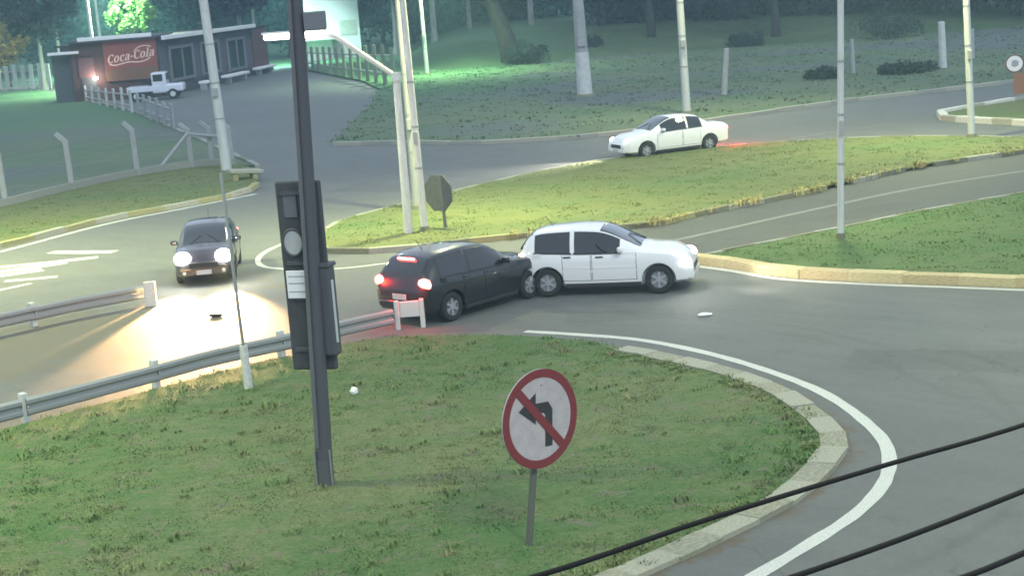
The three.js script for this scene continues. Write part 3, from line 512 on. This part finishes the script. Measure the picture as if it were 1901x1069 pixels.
{
  const o = thing('lorry', 'white flatbed lorry parked in front of the red shop sign', 'lorry', [-25.6, 0.02, -121.6], 0.08);
  const wpaint = phys(0.62, 0.66, 0.72, 0.35, { clearcoat: 0.5 });
  part('bed', rbox(2.5, 0.42, 1.9, 0.05, -0.6, 0.86, 0), wpaint, o); const cab = part('cab', rbox(1.1, 1.55, 1.85, 0.14, 0.55, 1.25, 0), wpaint, o);
  part('bonnet', rbox(1.5, 0.62, 1.75, 0.16, 1.55, 0.82, 0), wpaint, o);
  for (const s of [-1, 1]) part('side_window', box(0.7, 0.5, 0.02, 0.5, 1.62, s * 0.93), M.black, cab);
  part('windscreen', box(0.03, 0.5, 1.5, 1.1, 1.66, 0), M.black, cab);
  part('headboard', box(0.08, 0.5, 1.8, -0.1, 1.3, 0), M.black, o);
  for (const x of [-1.2, 1.5]) for (const s of [-1, 1]) { const wl = new THREE.Group(); wl.name = 'wheel'; wl.position.set(x, 0.38, s * 0.82); o.add(wl); part('tyre', new THREE.CylinderGeometry(0.38, 0.38, 0.24, 20).rotateX(Math.PI / 2), M.rubber, wl); part('rim', new THREE.CylinderGeometry(0.2, 0.2, 0.26, 16).rotateX(Math.PI / 2), M.galv, wl); }
}
for (const [x, z, l, lab] of [[-23.9, -130.2, 1.4, 'short white block at the foot of the grey shop, beside the lorry'], [-22.9, -139.3, 5.6, 'long white block below the middle of the grey shop'], [-21.8, -149.4, 5.0, 'white block at the far end of the grey shop']]) {
  const o = thing('concrete_bench', lab, 'bench', [x + 0.7, 0.02, z], Math.atan2(27.1, 4.8)); part('seat', rbox(l, 0.22, 0.7, 0.05, 0, 0.6, 0), M.white, o); for (const s of [-1, 1]) part('support', box(0.3, 0.5, 0.5, s * l * 0.36, 0.25, 0), M.poleGrey, o);
}
{
  const o = thing('white_house', 'tall white building far behind the lamp arm', 'building', [-16.8, 0, -172], 0.1);
  part('wall', box(5.6, 12, 7, 0, 6, 0), M.white, o); part('roof', box(6.2, 0.3, 7.6, 0, 12.15, 0), M.poleGrey, o);
  const dw = part('window', box(2.1, 1.9, 0.12, -2.0, 3.6, 3.5), M.black, o); part('frame', box(2.4, 0.16, 0.2, -2.0, 4.6, 3.52), M.poleGrey, dw); part('pale_shutter', box(1.6, 1.5, 0.14, 1.6, 3.2, 3.5), M.kerbWhite, o); part('canopy', rbox(4.4, 0.4, 1.6, 0.05, -1.6, 2.35, 4.2), M.white, o); part('door', box(1.1, 2.1, 0.12, 0.4, 1.05, 3.5), M.poleGrey, o);
}

// ---------------------------------------------------------------- trees
function leafMat(r, g, b) { return mat(r, g, b, 0.9); }
const M_leaf = { dark: leafMat(0.026, 0.046, 0.04), teal: leafMat(0.055, 0.15, 0.115), blue: leafMat(0.03, 0.048, 0.056), lime: leafMat(0.12, 0.30, 0.07), yellow: leafMat(0.26, 0.22, 0.05), grey: leafMat(0.04, 0.043, 0.047) };
function crownGeo(rx, ry, cy, clumps, per, leaf) {
  const p = [], nn = [];
  for (let i = 0; i < clumps; i++) {
    const a = rnd() * 6.283, u = rr(-1, 1), q = Math.cbrt(rr(0.15, 1)), s = Math.sqrt(1 - u * u), cx = Math.cos(a) * s * q * rx, cz = Math.sin(a) * s * q * rx, cY = cy + u * q * ry, cr = rr(0.16, 0.34) * rx;
    for (let k = 0; k < per; k++) {
      const d = V(rr(-1, 1), rr(-1, 1), rr(-1, 1)); if (d.length() > 1) { k--; continue; } const c = V(cx, cY, cz).addScaledVector(d, cr);
      const n = V(rr(-1, 1), rr(-0.2, 1), rr(-1, 1)).normalize(), t = V(rr(-1, 1), rr(-1, 1), rr(-1, 1)).cross(n).normalize(), b = n.clone().cross(t), l = leaf * rr(0.6, 1.3);
      const A = c.clone().addScaledVector(t, -l), B = c.clone().addScaledVector(b, l * 0.5), C = c.clone().addScaledVector(t, l), E = c.clone().addScaledVector(b, -l * 0.5);
      for (const v of [A, B, C, A, C, E]) p.push(v.x, v.y, v.z);
    }
  }
  const g = new THREE.BufferGeometry(); g.setAttribute('position', new THREE.Float32BufferAttribute(p, 3)); g.computeVertexNormals(); return g;
}
function trunkGeo(h, r, lean, limbs, topY) {
  const gs = [], pts = [[0, -0.1, 0], [lean * 0.25, h * 0.35, 0.05], [lean * 0.6, h * 0.7, -0.05], [lean, h, 0]];
  const tg = new THREE.TubeGeometry(new THREE.CatmullRomCurve3(pts.map((q) => V(...q))), 10, r, 9), P = tg.attributes.position;
  for (let i = 0; i < P.count; i++) { const y = clamp(P.getY(i) / h), k = (1 - 0.5 * y) * (1 + 0.5 * Math.exp(-y * 14)), cx = lean * (y * 0.9); P.setX(i, cx + (P.getX(i) - cx) * k); P.setZ(i, P.getZ(i) * k); }
  gs.push(tg);
  for (let i = 0; i < limbs; i++) { const a = i * 2.4 + rnd(), y0 = h * rr(0.6, 0.98), l = rr(1.4, 2.6); gs.push(bar([lean * y0 / h, y0, 0], [lean + Math.cos(a) * l, Math.min(topY, y0 + rr(1, 2.4)), Math.sin(a) * l], r * 0.38, 7, r * 0.12)); }
  return mergeGeometries(gs.map((g) => clean(g.toNonIndexed())));
}
function tree(name, label, [x, z], { h, r, lean = 0, crown, cy, leaf, bark = M.bark, clumps = 60, per = 34, size = 0.34, limbs = 6 }, group) {
  const o = thing(name, label, 'tree', [x, 0, z], 0, group);
  part('trunk', trunkGeo(h, r, lean, limbs, cy + crown[1] * 0.5), bark, o); const c = part('crown', crownGeo(crown[0], crown[1], cy, clumps, per, size), leaf, o); c.position.x = lean; return o;
}
tree('leaning_tree', 'thick dark leaning tree at the edge of the grass bank', [1.6, -132.5], { h: 7.5, r: 0.85, lean: -2.6, crown: [5, 3], cy: 9.6, leaf: M_leaf.dark, clumps: 80 });
tree('field_tree', 'dark straight tree on the bank, beside the white lamp pole', [13.7, -141], { h: 8, r: 0.42, lean: -0.3, crown: [5, 3], cy: 9.2, leaf: M_leaf.dark, clumps: 80 });
tree('field_tree', 'dark slim tree beyond the slim lamp pole of the pointed island', [23.6, -136], { h: 8, r: 0.4, lean: -0.25, crown: [5.5, 3], cy: 9.4, leaf: M_leaf.grey, clumps: 80 });
tree('lime_tree', 'bright lime green tree above the red shop sign', [-32.2, -147], { h: 4.5, r: 0.22, crown: [1.9, 1.9], cy: 6.3, leaf: M_leaf.lime, clumps: 70, per: 60, size: 0.17 });
tree('yellow_tree', 'yellow leaved tree above the bright slab fence', [-48.6, -163], { h: 3.2, r: 0.25, crown: [2.2, 2.4], cy: 4.6, leaf: M_leaf.yellow, clumps: 70, per: 60, size: 0.18 });
{ // the wood behind: kinds, then copies
  const kinds = [['dark_tree', 'dark full tree in the wood behind the field', M_leaf.dark, M.bark], ['teal_tree', 'blue green tree in the wood behind the shops', M_leaf.teal, M.bark], ['pale_trunk_tree', 'tree with pale slim trunk in the wood', M_leaf.blue, M.barkPale], ['grey_tree', 'grey green tree in the far dark wood', M_leaf.grey, M.bark]];
  const proto = kinds.map(([n, l, leaf, bark], i) => { const o = tree(n, l, [0, 0], { h: 9, r: i === 2 ? 0.3 : 0.34, crown: i === 2 ? [4.2, 4.2] : [5.4, 6.0], cy: i === 2 ? 10.5 : 7.4, leaf, bark, clumps: 130, per: 60, size: 0.32, limbs: 7 }, 'wood behind the junction'); o.userData.used = 0; return o; });
  const spots = [];
  for (let i = 0; i < 15; i++) spots.push([-78 + i * 6.2 + rr(-1, 1), -184 - rr(0, 14), i % 5 === 3 ? 0 : 1]);
  for (let i = 0; i < 6; i++) spots.push([-14 + i * 4.6 + rr(-1, 1), -196 - rr(0, 10), [2, 0, 2, 2, 1, 2][i]]);
  for (let i = 0; i < 20; i++) spots.push([-6 + i * 5.4 + rr(-1.2, 1.2), -206 - rr(0, 18), i < 6 ? i % 2 : 3]);
  for (let i = 0; i < 26; i++) spots.push([-112 + i * 9 + rr(-2, 2), -236 - rr(0, 14), i < 14 ? 0 : 3]);
  for (let i = 0; i < 13; i++) spots.push([13.5 + i * 3.1 + rr(-0.8, 0.8), -158 + i * 2.1 + rr(-2, 2), 3]);
  for (const [x, z, k] of [[-41.5, -150, 2], [-24.3, -158, 2], [-9.9, -166, 2], [-6.0, -168, 2], [-2.4, -172, 2], [4.0, -166, 2]]) spots.push([x, z, k]);
  for (const [x, z, k] of spots) {
    const p = proto[k], o = p.userData.used ? copy(p) : p; p.userData.used = 1; delete o.userData.used;
    o.position.set(x, 0, z); o.rotation.y = rnd() * 6.283; const s = rr(0.85, 1.2); o.scale.set(s, s * rr(0.9, 1.15), s); if (o === p) p.userData.used = 1;
  }
  for (const p of proto) delete p.userData.used;
}
function shrub(label, [x, z], [w, h], leaf) { const o = thing('shrub', label, 'shrub', [x, 0.1, z]); part('foliage', crownGeo(w, h * 0.55, h * 0.5, 40, 60, 0.1), leaf, o); part('stem', bar([0, 0, 0], [0.1, h * 0.7, 0], 0.05), M.bark, o); return o; }
for (const [x, z, w, h, l] of [[2.6, -130.5, 1.8, 1.7, 'dark shrub at the foot of the leaning tree'], [8.3, -140, 1.2, 1.4, 'dark shrub left by the bank between the pole and straight tree'], [20.6, -132, 1.6, 1.0, 'low dark shrub beside the slim tree'], [31, -128, 2.6, 1.6, 'wide dark shrub at the far edge of the field'], [18.4, -91.4, 1.1, 0.45, 'flat dark shrub by the faint grey post'], [23, -91, 1.6, 0.4, 'low dark shrub beside the stout white post']])
  shrub(l, [x, z], [w, h], M_leaf.dark);

// ---------------------------------------------------------------- cars
const ev = new Evaluator(); ev.attributes = ['position', 'normal', 'uv']; ev.useGroups = false;
const gTyre = new THREE.LatheGeometry([[0.19, -0.095], [0.27, -0.105], [0.3, -0.085], [0.31, -0.05], [0.31, 0.05], [0.3, 0.085], [0.27, 0.105], [0.19, 0.095]].map(([a, b]) => new THREE.Vector2(a, b)), 32).rotateX(Math.PI / 2);
const gRim = (() => { const g = [new THREE.CylinderGeometry(0.2, 0.2, 0.15, 28, 1, true).rotateX(Math.PI / 2), new THREE.CylinderGeometry(0.06, 0.06, 0.17, 14).rotateX(Math.PI / 2), disc(0.19, 0.02)]; for (let i = 0; i < 6; i++) g.push(box(0.05, 0.17, 0.14, 0, 0.1, 0.005).rotateZ(i * Math.PI / 3)); return mergeGeometries(g.map((q) => clean(q.toNonIndexed()))); })();
M.tint = phys(0.012, 0.014, 0.016, 0.05, { clearcoat: 1 });
M.trim = mat(0.02, 0.02, 0.022, 0.6);
M.rimMat = mat(0.42, 0.43, 0.44, 0.4, { metalness: 0.5 });
M.plate = mat(0.5, 0.5, 0.5, 0.6);
function car(name, label, [x, z], head, st, { paint, wheels, win, front, rear, group, dent }) {
  const o = thing(name, label, 'car', [x, 0.012, z], Math.atan2(-head[1], head[0]), group);
  const xs = st.map((s) => s[0]), at = (u, k) => { const i = clamp(Math.floor(u), 0, st.length - 2), t = u - i, a = st[Math.max(0, i - 1)][k], b = st[i][k], c = st[i + 1][k], d = st[Math.min(st.length - 1, i + 2)][k]; return mix(b, c, t) * 0.55 + 0.45 * (b + 0.5 * t * (c - a + t * (2 * a - 5 * b + 4 * c - d + t * (3 * (b - c) + d - a)))); };
  const uOf = (X) => { for (let i = 0; i < xs.length - 1; i++) if (X >= xs[i] && X <= xs[i + 1]) return i + (X - xs[i]) / (xs[i + 1] - xs[i]); return X < xs[0] ? 0 : xs.length - 1; };
  function sec(u) {
    const X = at(u, 0), yb = at(u, 1), be = at(u, 2), w = at(u, 3), to = at(u, 4), tw = at(u, 5), bw = w * 0.955, dh = to - be;
    return [[0, yb], [w * 0.84, yb], [w * 0.965, yb + (be - yb) * 0.12], [w, yb + (be - yb) * 0.48], [w * 0.99, be - (be - yb) * 0.14], [bw, be], [mix(bw, tw, 0.5) + 0.02, be + dh * 0.5], [tw, be + dh * 0.92], [tw * 0.9, be + dh * 0.985], [tw * 0.5, to + 0.018], [0, to + 0.026]].map(([a, b]) => [X, b, a]);
  }
  const P = (u, v, s = 1) => { const c = sec(u), i = clamp(Math.floor(v), 0, 9), t = v - i, a = c[i], b = c[i + 1]; return V(mix(a[0], b[0], t), mix(a[1], b[1], t), s * mix(a[2], b[2], t)); };
  const nu = (st.length - 1) * 4, ring = [], pos = [], ix = [];
  for (let i = 0; i <= nu; i++) { const c = sec(i / 4); const full = [...c, ...c.slice(1, -1).reverse().map(([a, b, d]) => [a, b, -d])]; ring.push(full.length); for (const q of full) pos.push(...q); }
  const R = ring[0];
  for (let i = 0; i < nu; i++) for (let k = 0; k < R; k++) { const a = i * R + k, b = i * R + (k + 1) % R; ix.push(a, a + R, b, b, a + R, b + R); }
  for (const [i, f] of [[0, 1], [nu, 0]]) { const c = pos.length / 3; let m = [0, 0, 0]; for (let k = 0; k < R; k++) for (let q = 0; q < 3; q++) m[q] += pos[(i * R + k) * 3 + q] / R; pos.push(...m); for (let k = 0; k < R; k++) { const a = i * R + k, b = i * R + (k + 1) % R; f ? ix.push(c, a, b) : ix.push(c, b, a); } }
  let g = new THREE.BufferGeometry(); g.setAttribute('position', new THREE.Float32BufferAttribute(pos, 3)); g.setAttribute('uv', new THREE.Float32BufferAttribute(new Float32Array(pos.length / 3 * 2), 2)); g.setIndex(ix); g.computeVertexNormals();
  let br = new Brush(g); br.updateMatrixWorld();
  const hw = Math.max(...st.map((s) => s[3])), wr = wheels.r ?? 0.31;
  for (const wx of wheels.x) for (const s of [-1, 1]) { const cy = new Brush(new THREE.CylinderGeometry(wr + 0.065, wr + 0.065, 0.5, 28).rotateX(Math.PI / 2)); cy.position.set(wx, wr, s * (hw - 0.02)); cy.updateMatrixWorld(); br = ev.evaluate(br, cy, SUBTRACTION); br.updateMatrixWorld(); }
  g = br.geometry; g.deleteAttribute('normal');
  for (const [dx, dy, dz, r, px, pz] of dent ?? []) { const Q = g.attributes.position; for (let i = 0; i < Q.count; i++) { const X = Q.getX(i), Y = Q.getY(i), Z = Q.getZ(i), d = Math.hypot(X - dx, Y - dy, Z - dz); if (d < r) { const k = sstep(r, 0, d) * (1 + 0.7 * n1(X * 7 + Y * 5, Z * 7 - Y * 4)), b = 0.05 * sstep(r, 0, d) * n2(X * 9, Z * 9 + Y * 6); Q.setXYZ(i, X + px * k, Y + b, Z + pz * k); } } } g = toCreasedNormals(mergeVertices(g, 1e-4), 0.62);
  const body = part('body', g, paint, o);
  const patch = (u0, u1, v0, v1, s, off, m, nm, parent, fu = (t) => t) => {
    const n = 8, p = [], ii = [];
    for (let layer = 0; layer < 2; layer++) for (let i = 0; i <= n; i++) for (let k = 0; k <= n; k++) {
      const u = mix(typeof u0 === 'function' ? u0(k / n) : u0, typeof u1 === 'function' ? u1(k / n) : u1, i / n), v = mix(v0, v1, k / n), e = 0.02, c = P(u, v, s), tu = P(u + e, v, s).sub(P(u - e, v, s)), tv = P(u, Math.min(10, v + e), s).sub(P(u, v - e, s)), nv = tv.cross(tu).normalize(); if (s > 0) nv.negate(); if (nv.dot(V(0, 0.3, s * 0.4)) < 0 && Math.abs(nv.x) < 0.7) nv.negate();
      c.addScaledVector(nv, layer ? -0.03 : off); p.push(c.x, c.y, c.z);
    }
    const N = n + 1, q = (i, k, l) => l * N * N + i * N + k, quad = (a, b, c, d) => ii.push(a, b, c, c, b, d);
    for (let i = 0; i < n; i++) for (let k = 0; k < n; k++) quad(q(i, k, 0), q(i + 1, k, 0), q(i, k + 1, 0), q(i + 1, k + 1, 0));
    for (let i = 0; i < n; i++) { quad(q(i, 0, 0), q(i + 1, 0, 0), q(i, 0, 1), q(i + 1, 0, 1)); quad(q(i, n, 0), q(i + 1, n, 0), q(i, n, 1), q(i + 1, n, 1)); quad(q(0, i, 0), q(0, i + 1, 0), q(0, i, 1), q(0, i + 1, 1)); quad(q(n, i, 0), q(n, i + 1, 0), q(n, i, 1), q(n, i + 1, 1)); }
    const gg = new THREE.BufferGeometry(); gg.setAttribute('position', new THREE.Float32BufferAttribute(p, 3)); gg.setIndex(ii); return part(nm, toCreasedNormals(gg, 0.5), m, parent);
  };
  for (const s of [-1, 1]) {
    for (const [a, b] of win.side) { const w = patch(uOf(a), uOf(b), 5.15, 6.92, s, 0.006, M.tint, 'side_window', o); patch(uOf(a - 0.03), uOf(b + 0.03), 5.02, 5.16, s, 0.009, M.trim, 'window_seal', w); }
    for (const [a, b] of win.doors) { const d = patch(uOf(a + 0.012), uOf(b - 0.012), 2.25, 4.93, s, 0.008, paint, 'door', o); patch(uOf(a), uOf(b), 2.2, 4.98, s, 0.002, M.trim, 'door_seam', d); patch(uOf(a + 0.02), uOf(b - 0.02), 3.25, 3.4, s, 0.014, paint, 'rub_strip', d); const hx = mix(a, b, 0.18), c = P(uOf(hx), 4.5, s); part('handle', rbox(0.17, 0.03, 0.03, 0.01, c.x, c.y, c.z + s * 0.02), win.handle ?? paint, d); }
    const m = P(uOf(win.mirror), 5.2, s); const mi = part('mirror', rbox(0.12, 0.13, 0.2, 0.05, m.x, m.y + 0.07, m.z + s * 0.1), paint, o); part('mirror_glass', rbox(0.01, 0.1, 0.15, 0.004, m.x - 0.062, m.y + 0.07, m.z + s * 0.1), M.tint, mi);
    part('sill', rbox(wheels.x[1] - wheels.x[0] - 2 * wr - 0.2, 0.09, 0.06, 0.02, (wheels.x[0] + wheels.x[1]) / 2, st[5][1] + 0.03, s * (hw - 0.06)), M.trim, o);
    for (const wx of wheels.x) { const wl = new THREE.Group(); wl.name = 'wheel'; wl.position.set(wx, wr, s * (hw - 0.13)); wl.scale.setScalar(wr / 0.31); o.add(wl); part('tyre', gTyre, M.rubber, wl); part('rim', gRim, M.rimMat, wl); }
  }
  for (const s of [-1, 1]) { patch(uOf(win.shield[0]), uOf(win.shield[1]), 7.35, 10, s, 0.006, M.tint, 'windscreen', o); patch(uOf(win.back[0]), uOf(win.back[1]), 7.3, 10, s, 0.006, M.tint, 'rear_window', o); }
  const fx = st.at(-1)[0], rx = st[0][0];
  for (const s of [-1, 1]) { const a = P(uOf(win.shield[1] + 0.02), 8.6, s), b = P(uOf(mix(win.shield[1], win.shield[0], 0.35)), 9.7, s); part('wiper', bar([a.x, a.y + 0.02, a.z], [b.x, b.y + 0.02, b.z], 0.008, 6), M.trim, o); part('fog_lamp', new THREE.SphereGeometry(0.05, 12, 8).scale(0.5, 1, 1).translate(fx + 0.005, 0.36, s * 0.52), M.galv, o); }
  { const r = P(uOf(-1.2), 10, 1); part('aerial', bar([r.x, r.y, 0], [r.x - 0.16, r.y + 0.22, 0], 0.006, 6), M.trim, o); const f = P(uOf(-1.45), 4.4, 1); part('fuel_flap', rbox(0.17, 0.15, 0.02, 0.008, f.x, f.y, f.z), paint, o); }
  part('grille', rbox(0.06, 0.16, 0.8, 0.03, fx - 0.025, front.grilleY ?? 0.5, 0), M.trim, o); part('bumper', rbox(0.12, 0.14, hw * 1.5, 0.05, fx - 0.05, 0.33, 0), front.bumper ?? paint, o); part('front_plate', rbox(0.02, 0.12, 0.4, 0.004, fx + 0.025, 0.36, 0), M.plate, o);
  part('rear_bumper', rbox(0.12, 0.16, hw * 1.55, 0.05, rx + 0.04, 0.42, 0), rear.bumper ?? paint, o); part('rear_plate', rbox(0.02, 0.12, 0.4, 0.004, rx - 0.03, rear.plateY ?? 0.6, 0), M.plate, o);
  for (const s of [-1, 1]) {
    const [hx, hy, hz] = front.lamp; const l = part('headlight', new THREE.SphereGeometry(1, 20, 14).scale(...(front.size ?? [0.1, 0.1, 0.17])).translate(hx, hy, s * hz), front.glow, o);
    if (front.beam) spot(o, [hx + 0.14, hy, s * hz], [hx + front.throw, 0, s * hz * 1.4], front.color ?? 0xfff0dc, front.beam, front.angle ?? 0.5, 0.8, 6);
    const [tx, ty, tz] = rear.lamp; const t = part('tail_light', new THREE.SphereGeometry(1, 20, 14).scale(...(rear.size ?? [0.06, 0.1, 0.14])).translate(tx, ty, s * tz), s > 0 && rear.glowRight ? rear.glowRight : rear.glow, o);
    if (rear.power) { const p = new THREE.PointLight(rear.color ?? 0xff2010, rear.power, 0, 2); p.position.set(tx - 0.16, ty, s * tz); p.shadow.radius = 4; p.castShadow = true; o.add(p); }
  }
  if (rear.high) part('high_brake_light', rbox(0.05, 0.05, 0.5, 0.02, ...rear.high), rear.glow, o);
  return o;
}
const hatch = [[-1.96, 0.42, 0.60, 0.6, 0.66, 0.45], [-1.9, 0.3, 0.9, 0.77, 0.97, 0.62], [-1.82, 0.26, 0.95, 0.82, 1.14, 0.6], [-1.62, 0.24, 0.96, 0.84, 1.36, 0.58], [-1.3, 0.22, 0.95, 0.85, 1.44, 0.6], [-0.6, 0.2, 0.92, 0.86, 1.47, 0.62], [-0.1, 0.2, 0.91, 0.86, 1.44, 0.62], [0.2, 0.2, 0.91, 0.86, 1.34, 0.61], [0.86, 0.2, 0.92, 0.85, 1.0, 0.62], [1.5, 0.21, 0.85, 0.84, 0.93, 0.6], [1.8, 0.24, 0.7, 0.78, 0.78, 0.52], [1.95, 0.3, 0.52, 0.64, 0.56, 0.42]];
const sedanSt = [[-2.25, 0.42, 0.62, 0.6, 0.68, 0.45], [-2.2, 0.3, 0.9, 0.76, 0.96, 0.6], [-1.95, 0.26, 0.95, 0.82, 1.04, 0.62], [-1.45, 0.22, 0.95, 0.85, 1.08, 0.62], [-0.95, 0.2, 0.94, 0.86, 1.38, 0.56], [-0.4, 0.2, 0.93, 0.86, 1.45, 0.6], [0.15, 0.2, 0.92, 0.86, 1.43, 0.61], [0.45, 0.2, 0.91, 0.86, 1.34, 0.6], [1.1, 0.2, 0.91, 0.85, 0.98, 0.62], [1.65, 0.21, 0.84, 0.84, 0.91, 0.6], [2.05, 0.24, 0.7, 0.78, 0.77, 0.52], [2.22, 0.3, 0.52, 0.64, 0.56, 0.42]];
const paint = (r, g, b) => phys(r, g, b, 0.32, { clearcoat: 1, clearcoatRoughness: 0.06 });
const hot = glow(1, 0.95, 0.93, 30), hotRed = glow(1, 0.05, 0.04, 9), amber = glow(1, 0.62, 0.28, 9), dimRed = glow(1, 0.1, 0.08, 1.6), hotSoft = glow(1, 0.96, 0.92, 14);
car('hatchback_car', 'white hatchback with lit headlights struck on its rear side', [2.2, -35.6], [0.975, 0.22], hatch, {
  dent: [[-1.9, 0.75, 0.3, 0.7, 0.16, -0.03]], paint: paint(0.72, 0.73, 0.72), wheels: { x: [-1.25, 1.22] },
  win: { side: [[-1.5, -0.72], [-0.62, 0.4]], doors: [[-0.9, -0.27], [-0.25, 0.75]], mirror: 0.42, shield: [-0.05, 0.82], back: [-1.86, -1.56], handle: M.trim },
  front: { lamp: [1.7, 0.655, 0.62], size: [0.22, 0.14, 0.19], glow: hot, beam: 90, throw: 7, angle: 0.6 }, rear: { lamp: [-1.8, 0.8, 0.72], size: [0.14, 0.19, 0.13], glow: amber, power: 9, color: 0xffa050 } });
car('hatchback_car', 'dark blue black hatchback with red brake lights ramming the white car', [-1.02, -34.75], [0.68, -0.733], hatch, {
  dent: [[1.85, 0.75, 0.5, 0.75, -0.2, -0.05], [1.3, 0.98, 0.3, 0.45, 0, 0]], paint: paint(0.006, 0.007, 0.011), wheels: { x: [-1.25, 1.22] },
  win: { side: [[-1.5, -0.72], [-0.62, 0.4]], doors: [[-0.9, -0.27], [-0.25, 0.75]], mirror: 0.42, shield: [-0.05, 0.82], back: [-1.86, -1.56] },
  front: { lamp: [1.78, 0.68, 0.6], glow: hotSoft, beam: 0 }, rear: { lamp: [-1.86, 0.88, 0.64], size: [0.07, 0.13, 0.2], glow: hotRed, power: 0.8, high: [-1.7, 1.36, 0] } });
car('saloon_car', 'white saloon car driving along the far road', [6.32, -61.2], [-0.92, 0.39], sedanSt, {
  paint: paint(0.74, 0.75, 0.74), wheels: { x: [-1.36, 1.34] },
  win: { side: [[-1.05, -0.46], [-0.38, 0.68]], doors: [[-0.95, -0.2], [-0.18, 0.9]], mirror: 0.66, shield: [0.2, 1.05], back: [-1.4, -1.0] },
  front: { lamp: [2.02, 0.68, 0.58], glow: hotSoft, beam: 60, throw: 8, angle: 0.5 }, rear: { lamp: [-2.15, 0.82, 0.64], size: [0.08, 0.1, 0.16], glow: dimRed, power: 3 } });
car('dark_car', 'dark purple brown car with glaring headlights coming down the lane', [-7.84, -41.7], [0.1, 0.995], hatch.map(([x, a, b, w, t, tw]) => [x, a, b * 0.97, w * 0.95, t * 0.95, tw * 0.97]), {
  paint: paint(0.014, 0.011, 0.014), wheels: { x: [-1.25, 1.22] },
  win: { side: [[-1.5, -0.72], [-0.62, 0.4]], doors: [[-0.9, -0.27], [-0.25, 0.75]], mirror: 0.42, shield: [-0.05, 0.82], back: [-1.86, -1.56] },
  front: { lamp: [1.8, 0.73, 0.54], size: [0.15, 0.19, 0.22], glow: hot, beam: 360, throw: 3.9, angle: 0.34, color: 0xffc688, grilleY: 0.55 }, rear: { lamp: [-1.86, 0.9, 0.62], glow: dimRed, power: 0 } }).scale.setScalar(0.94);

// ---------------------------------------------------------------- small things on the ground, wires
function lump(name, label, cat, [x, y, z], s, m) { const g = new THREE.IcosahedronGeometry(1, 2), P = g.attributes.position; for (let i = 0; i < P.count; i++) { const k = 1 + 0.22 * n1(P.getX(i) * 1.7 + x, P.getY(i) * 1.7 + P.getZ(i)); P.setXYZ(i, P.getX(i) * k, P.getY(i) * k, P.getZ(i) * k); } const o = add(new THREE.Mesh(toCreasedNormals(g, 0.5).scale(...s), m), name); o.position.set(x, y, z); o.castShadow = o.receiveShadow = true; return tag(o, label, cat); }
lump('debris_piece', 'white broken fragment lying on the asphalt before the white hatchback', 'debris', [3.85, 0.035, -31.95], [0.15, 0.035, 0.08], M.white);
lump('debris_piece', 'dark broken fragment lying in the headlight beam of the dark car', 'debris', [-6.71, 0.045, -35.74], [0.17, 0.045, 0.13], M.black);
lump('white_ball', 'small white ball lying in the island grass beside the signal post', 'ball', [-2.9, 0.115, -27.5], [0.07, 0.07, 0.07], mat(0.85, 0.85, 0.8, 0.4));
[[[-1.6, 5.72, -2.55], [0.01, 5.6, -3.65], [0.43, 5.6, -3.94], [1.01, 5.6, -4.30], [1.47, 5.6, -4.57], [4.5, 5.75, -6.4]], [[-1.0, 5.7, -2.42], [0.61, 5.6, -3.53], [1.28, 5.6, -3.99], [4.4, 5.75, -6.1]], [[-0.6, 5.7, -2.36], [0.98, 5.6, -3.45], [1.14, 5.6, -3.56], [4.3, 5.75, -5.7]]].forEach((p, i) => {
  const o = add(new THREE.Mesh(tube(p, 0.0074, 8, 60), mat(0.003, 0.003, 0.003, 0.9)), 'overhead_wire'); tag(o, ['thick black overhead wire crossing the kerb of the near island', 'black overhead wire crossing only the asphalt, middle of three', 'black overhead wire of three, farthest from the near island'][i], 'wire', 'overhead wires'); });

renderer.render(scene, camera);
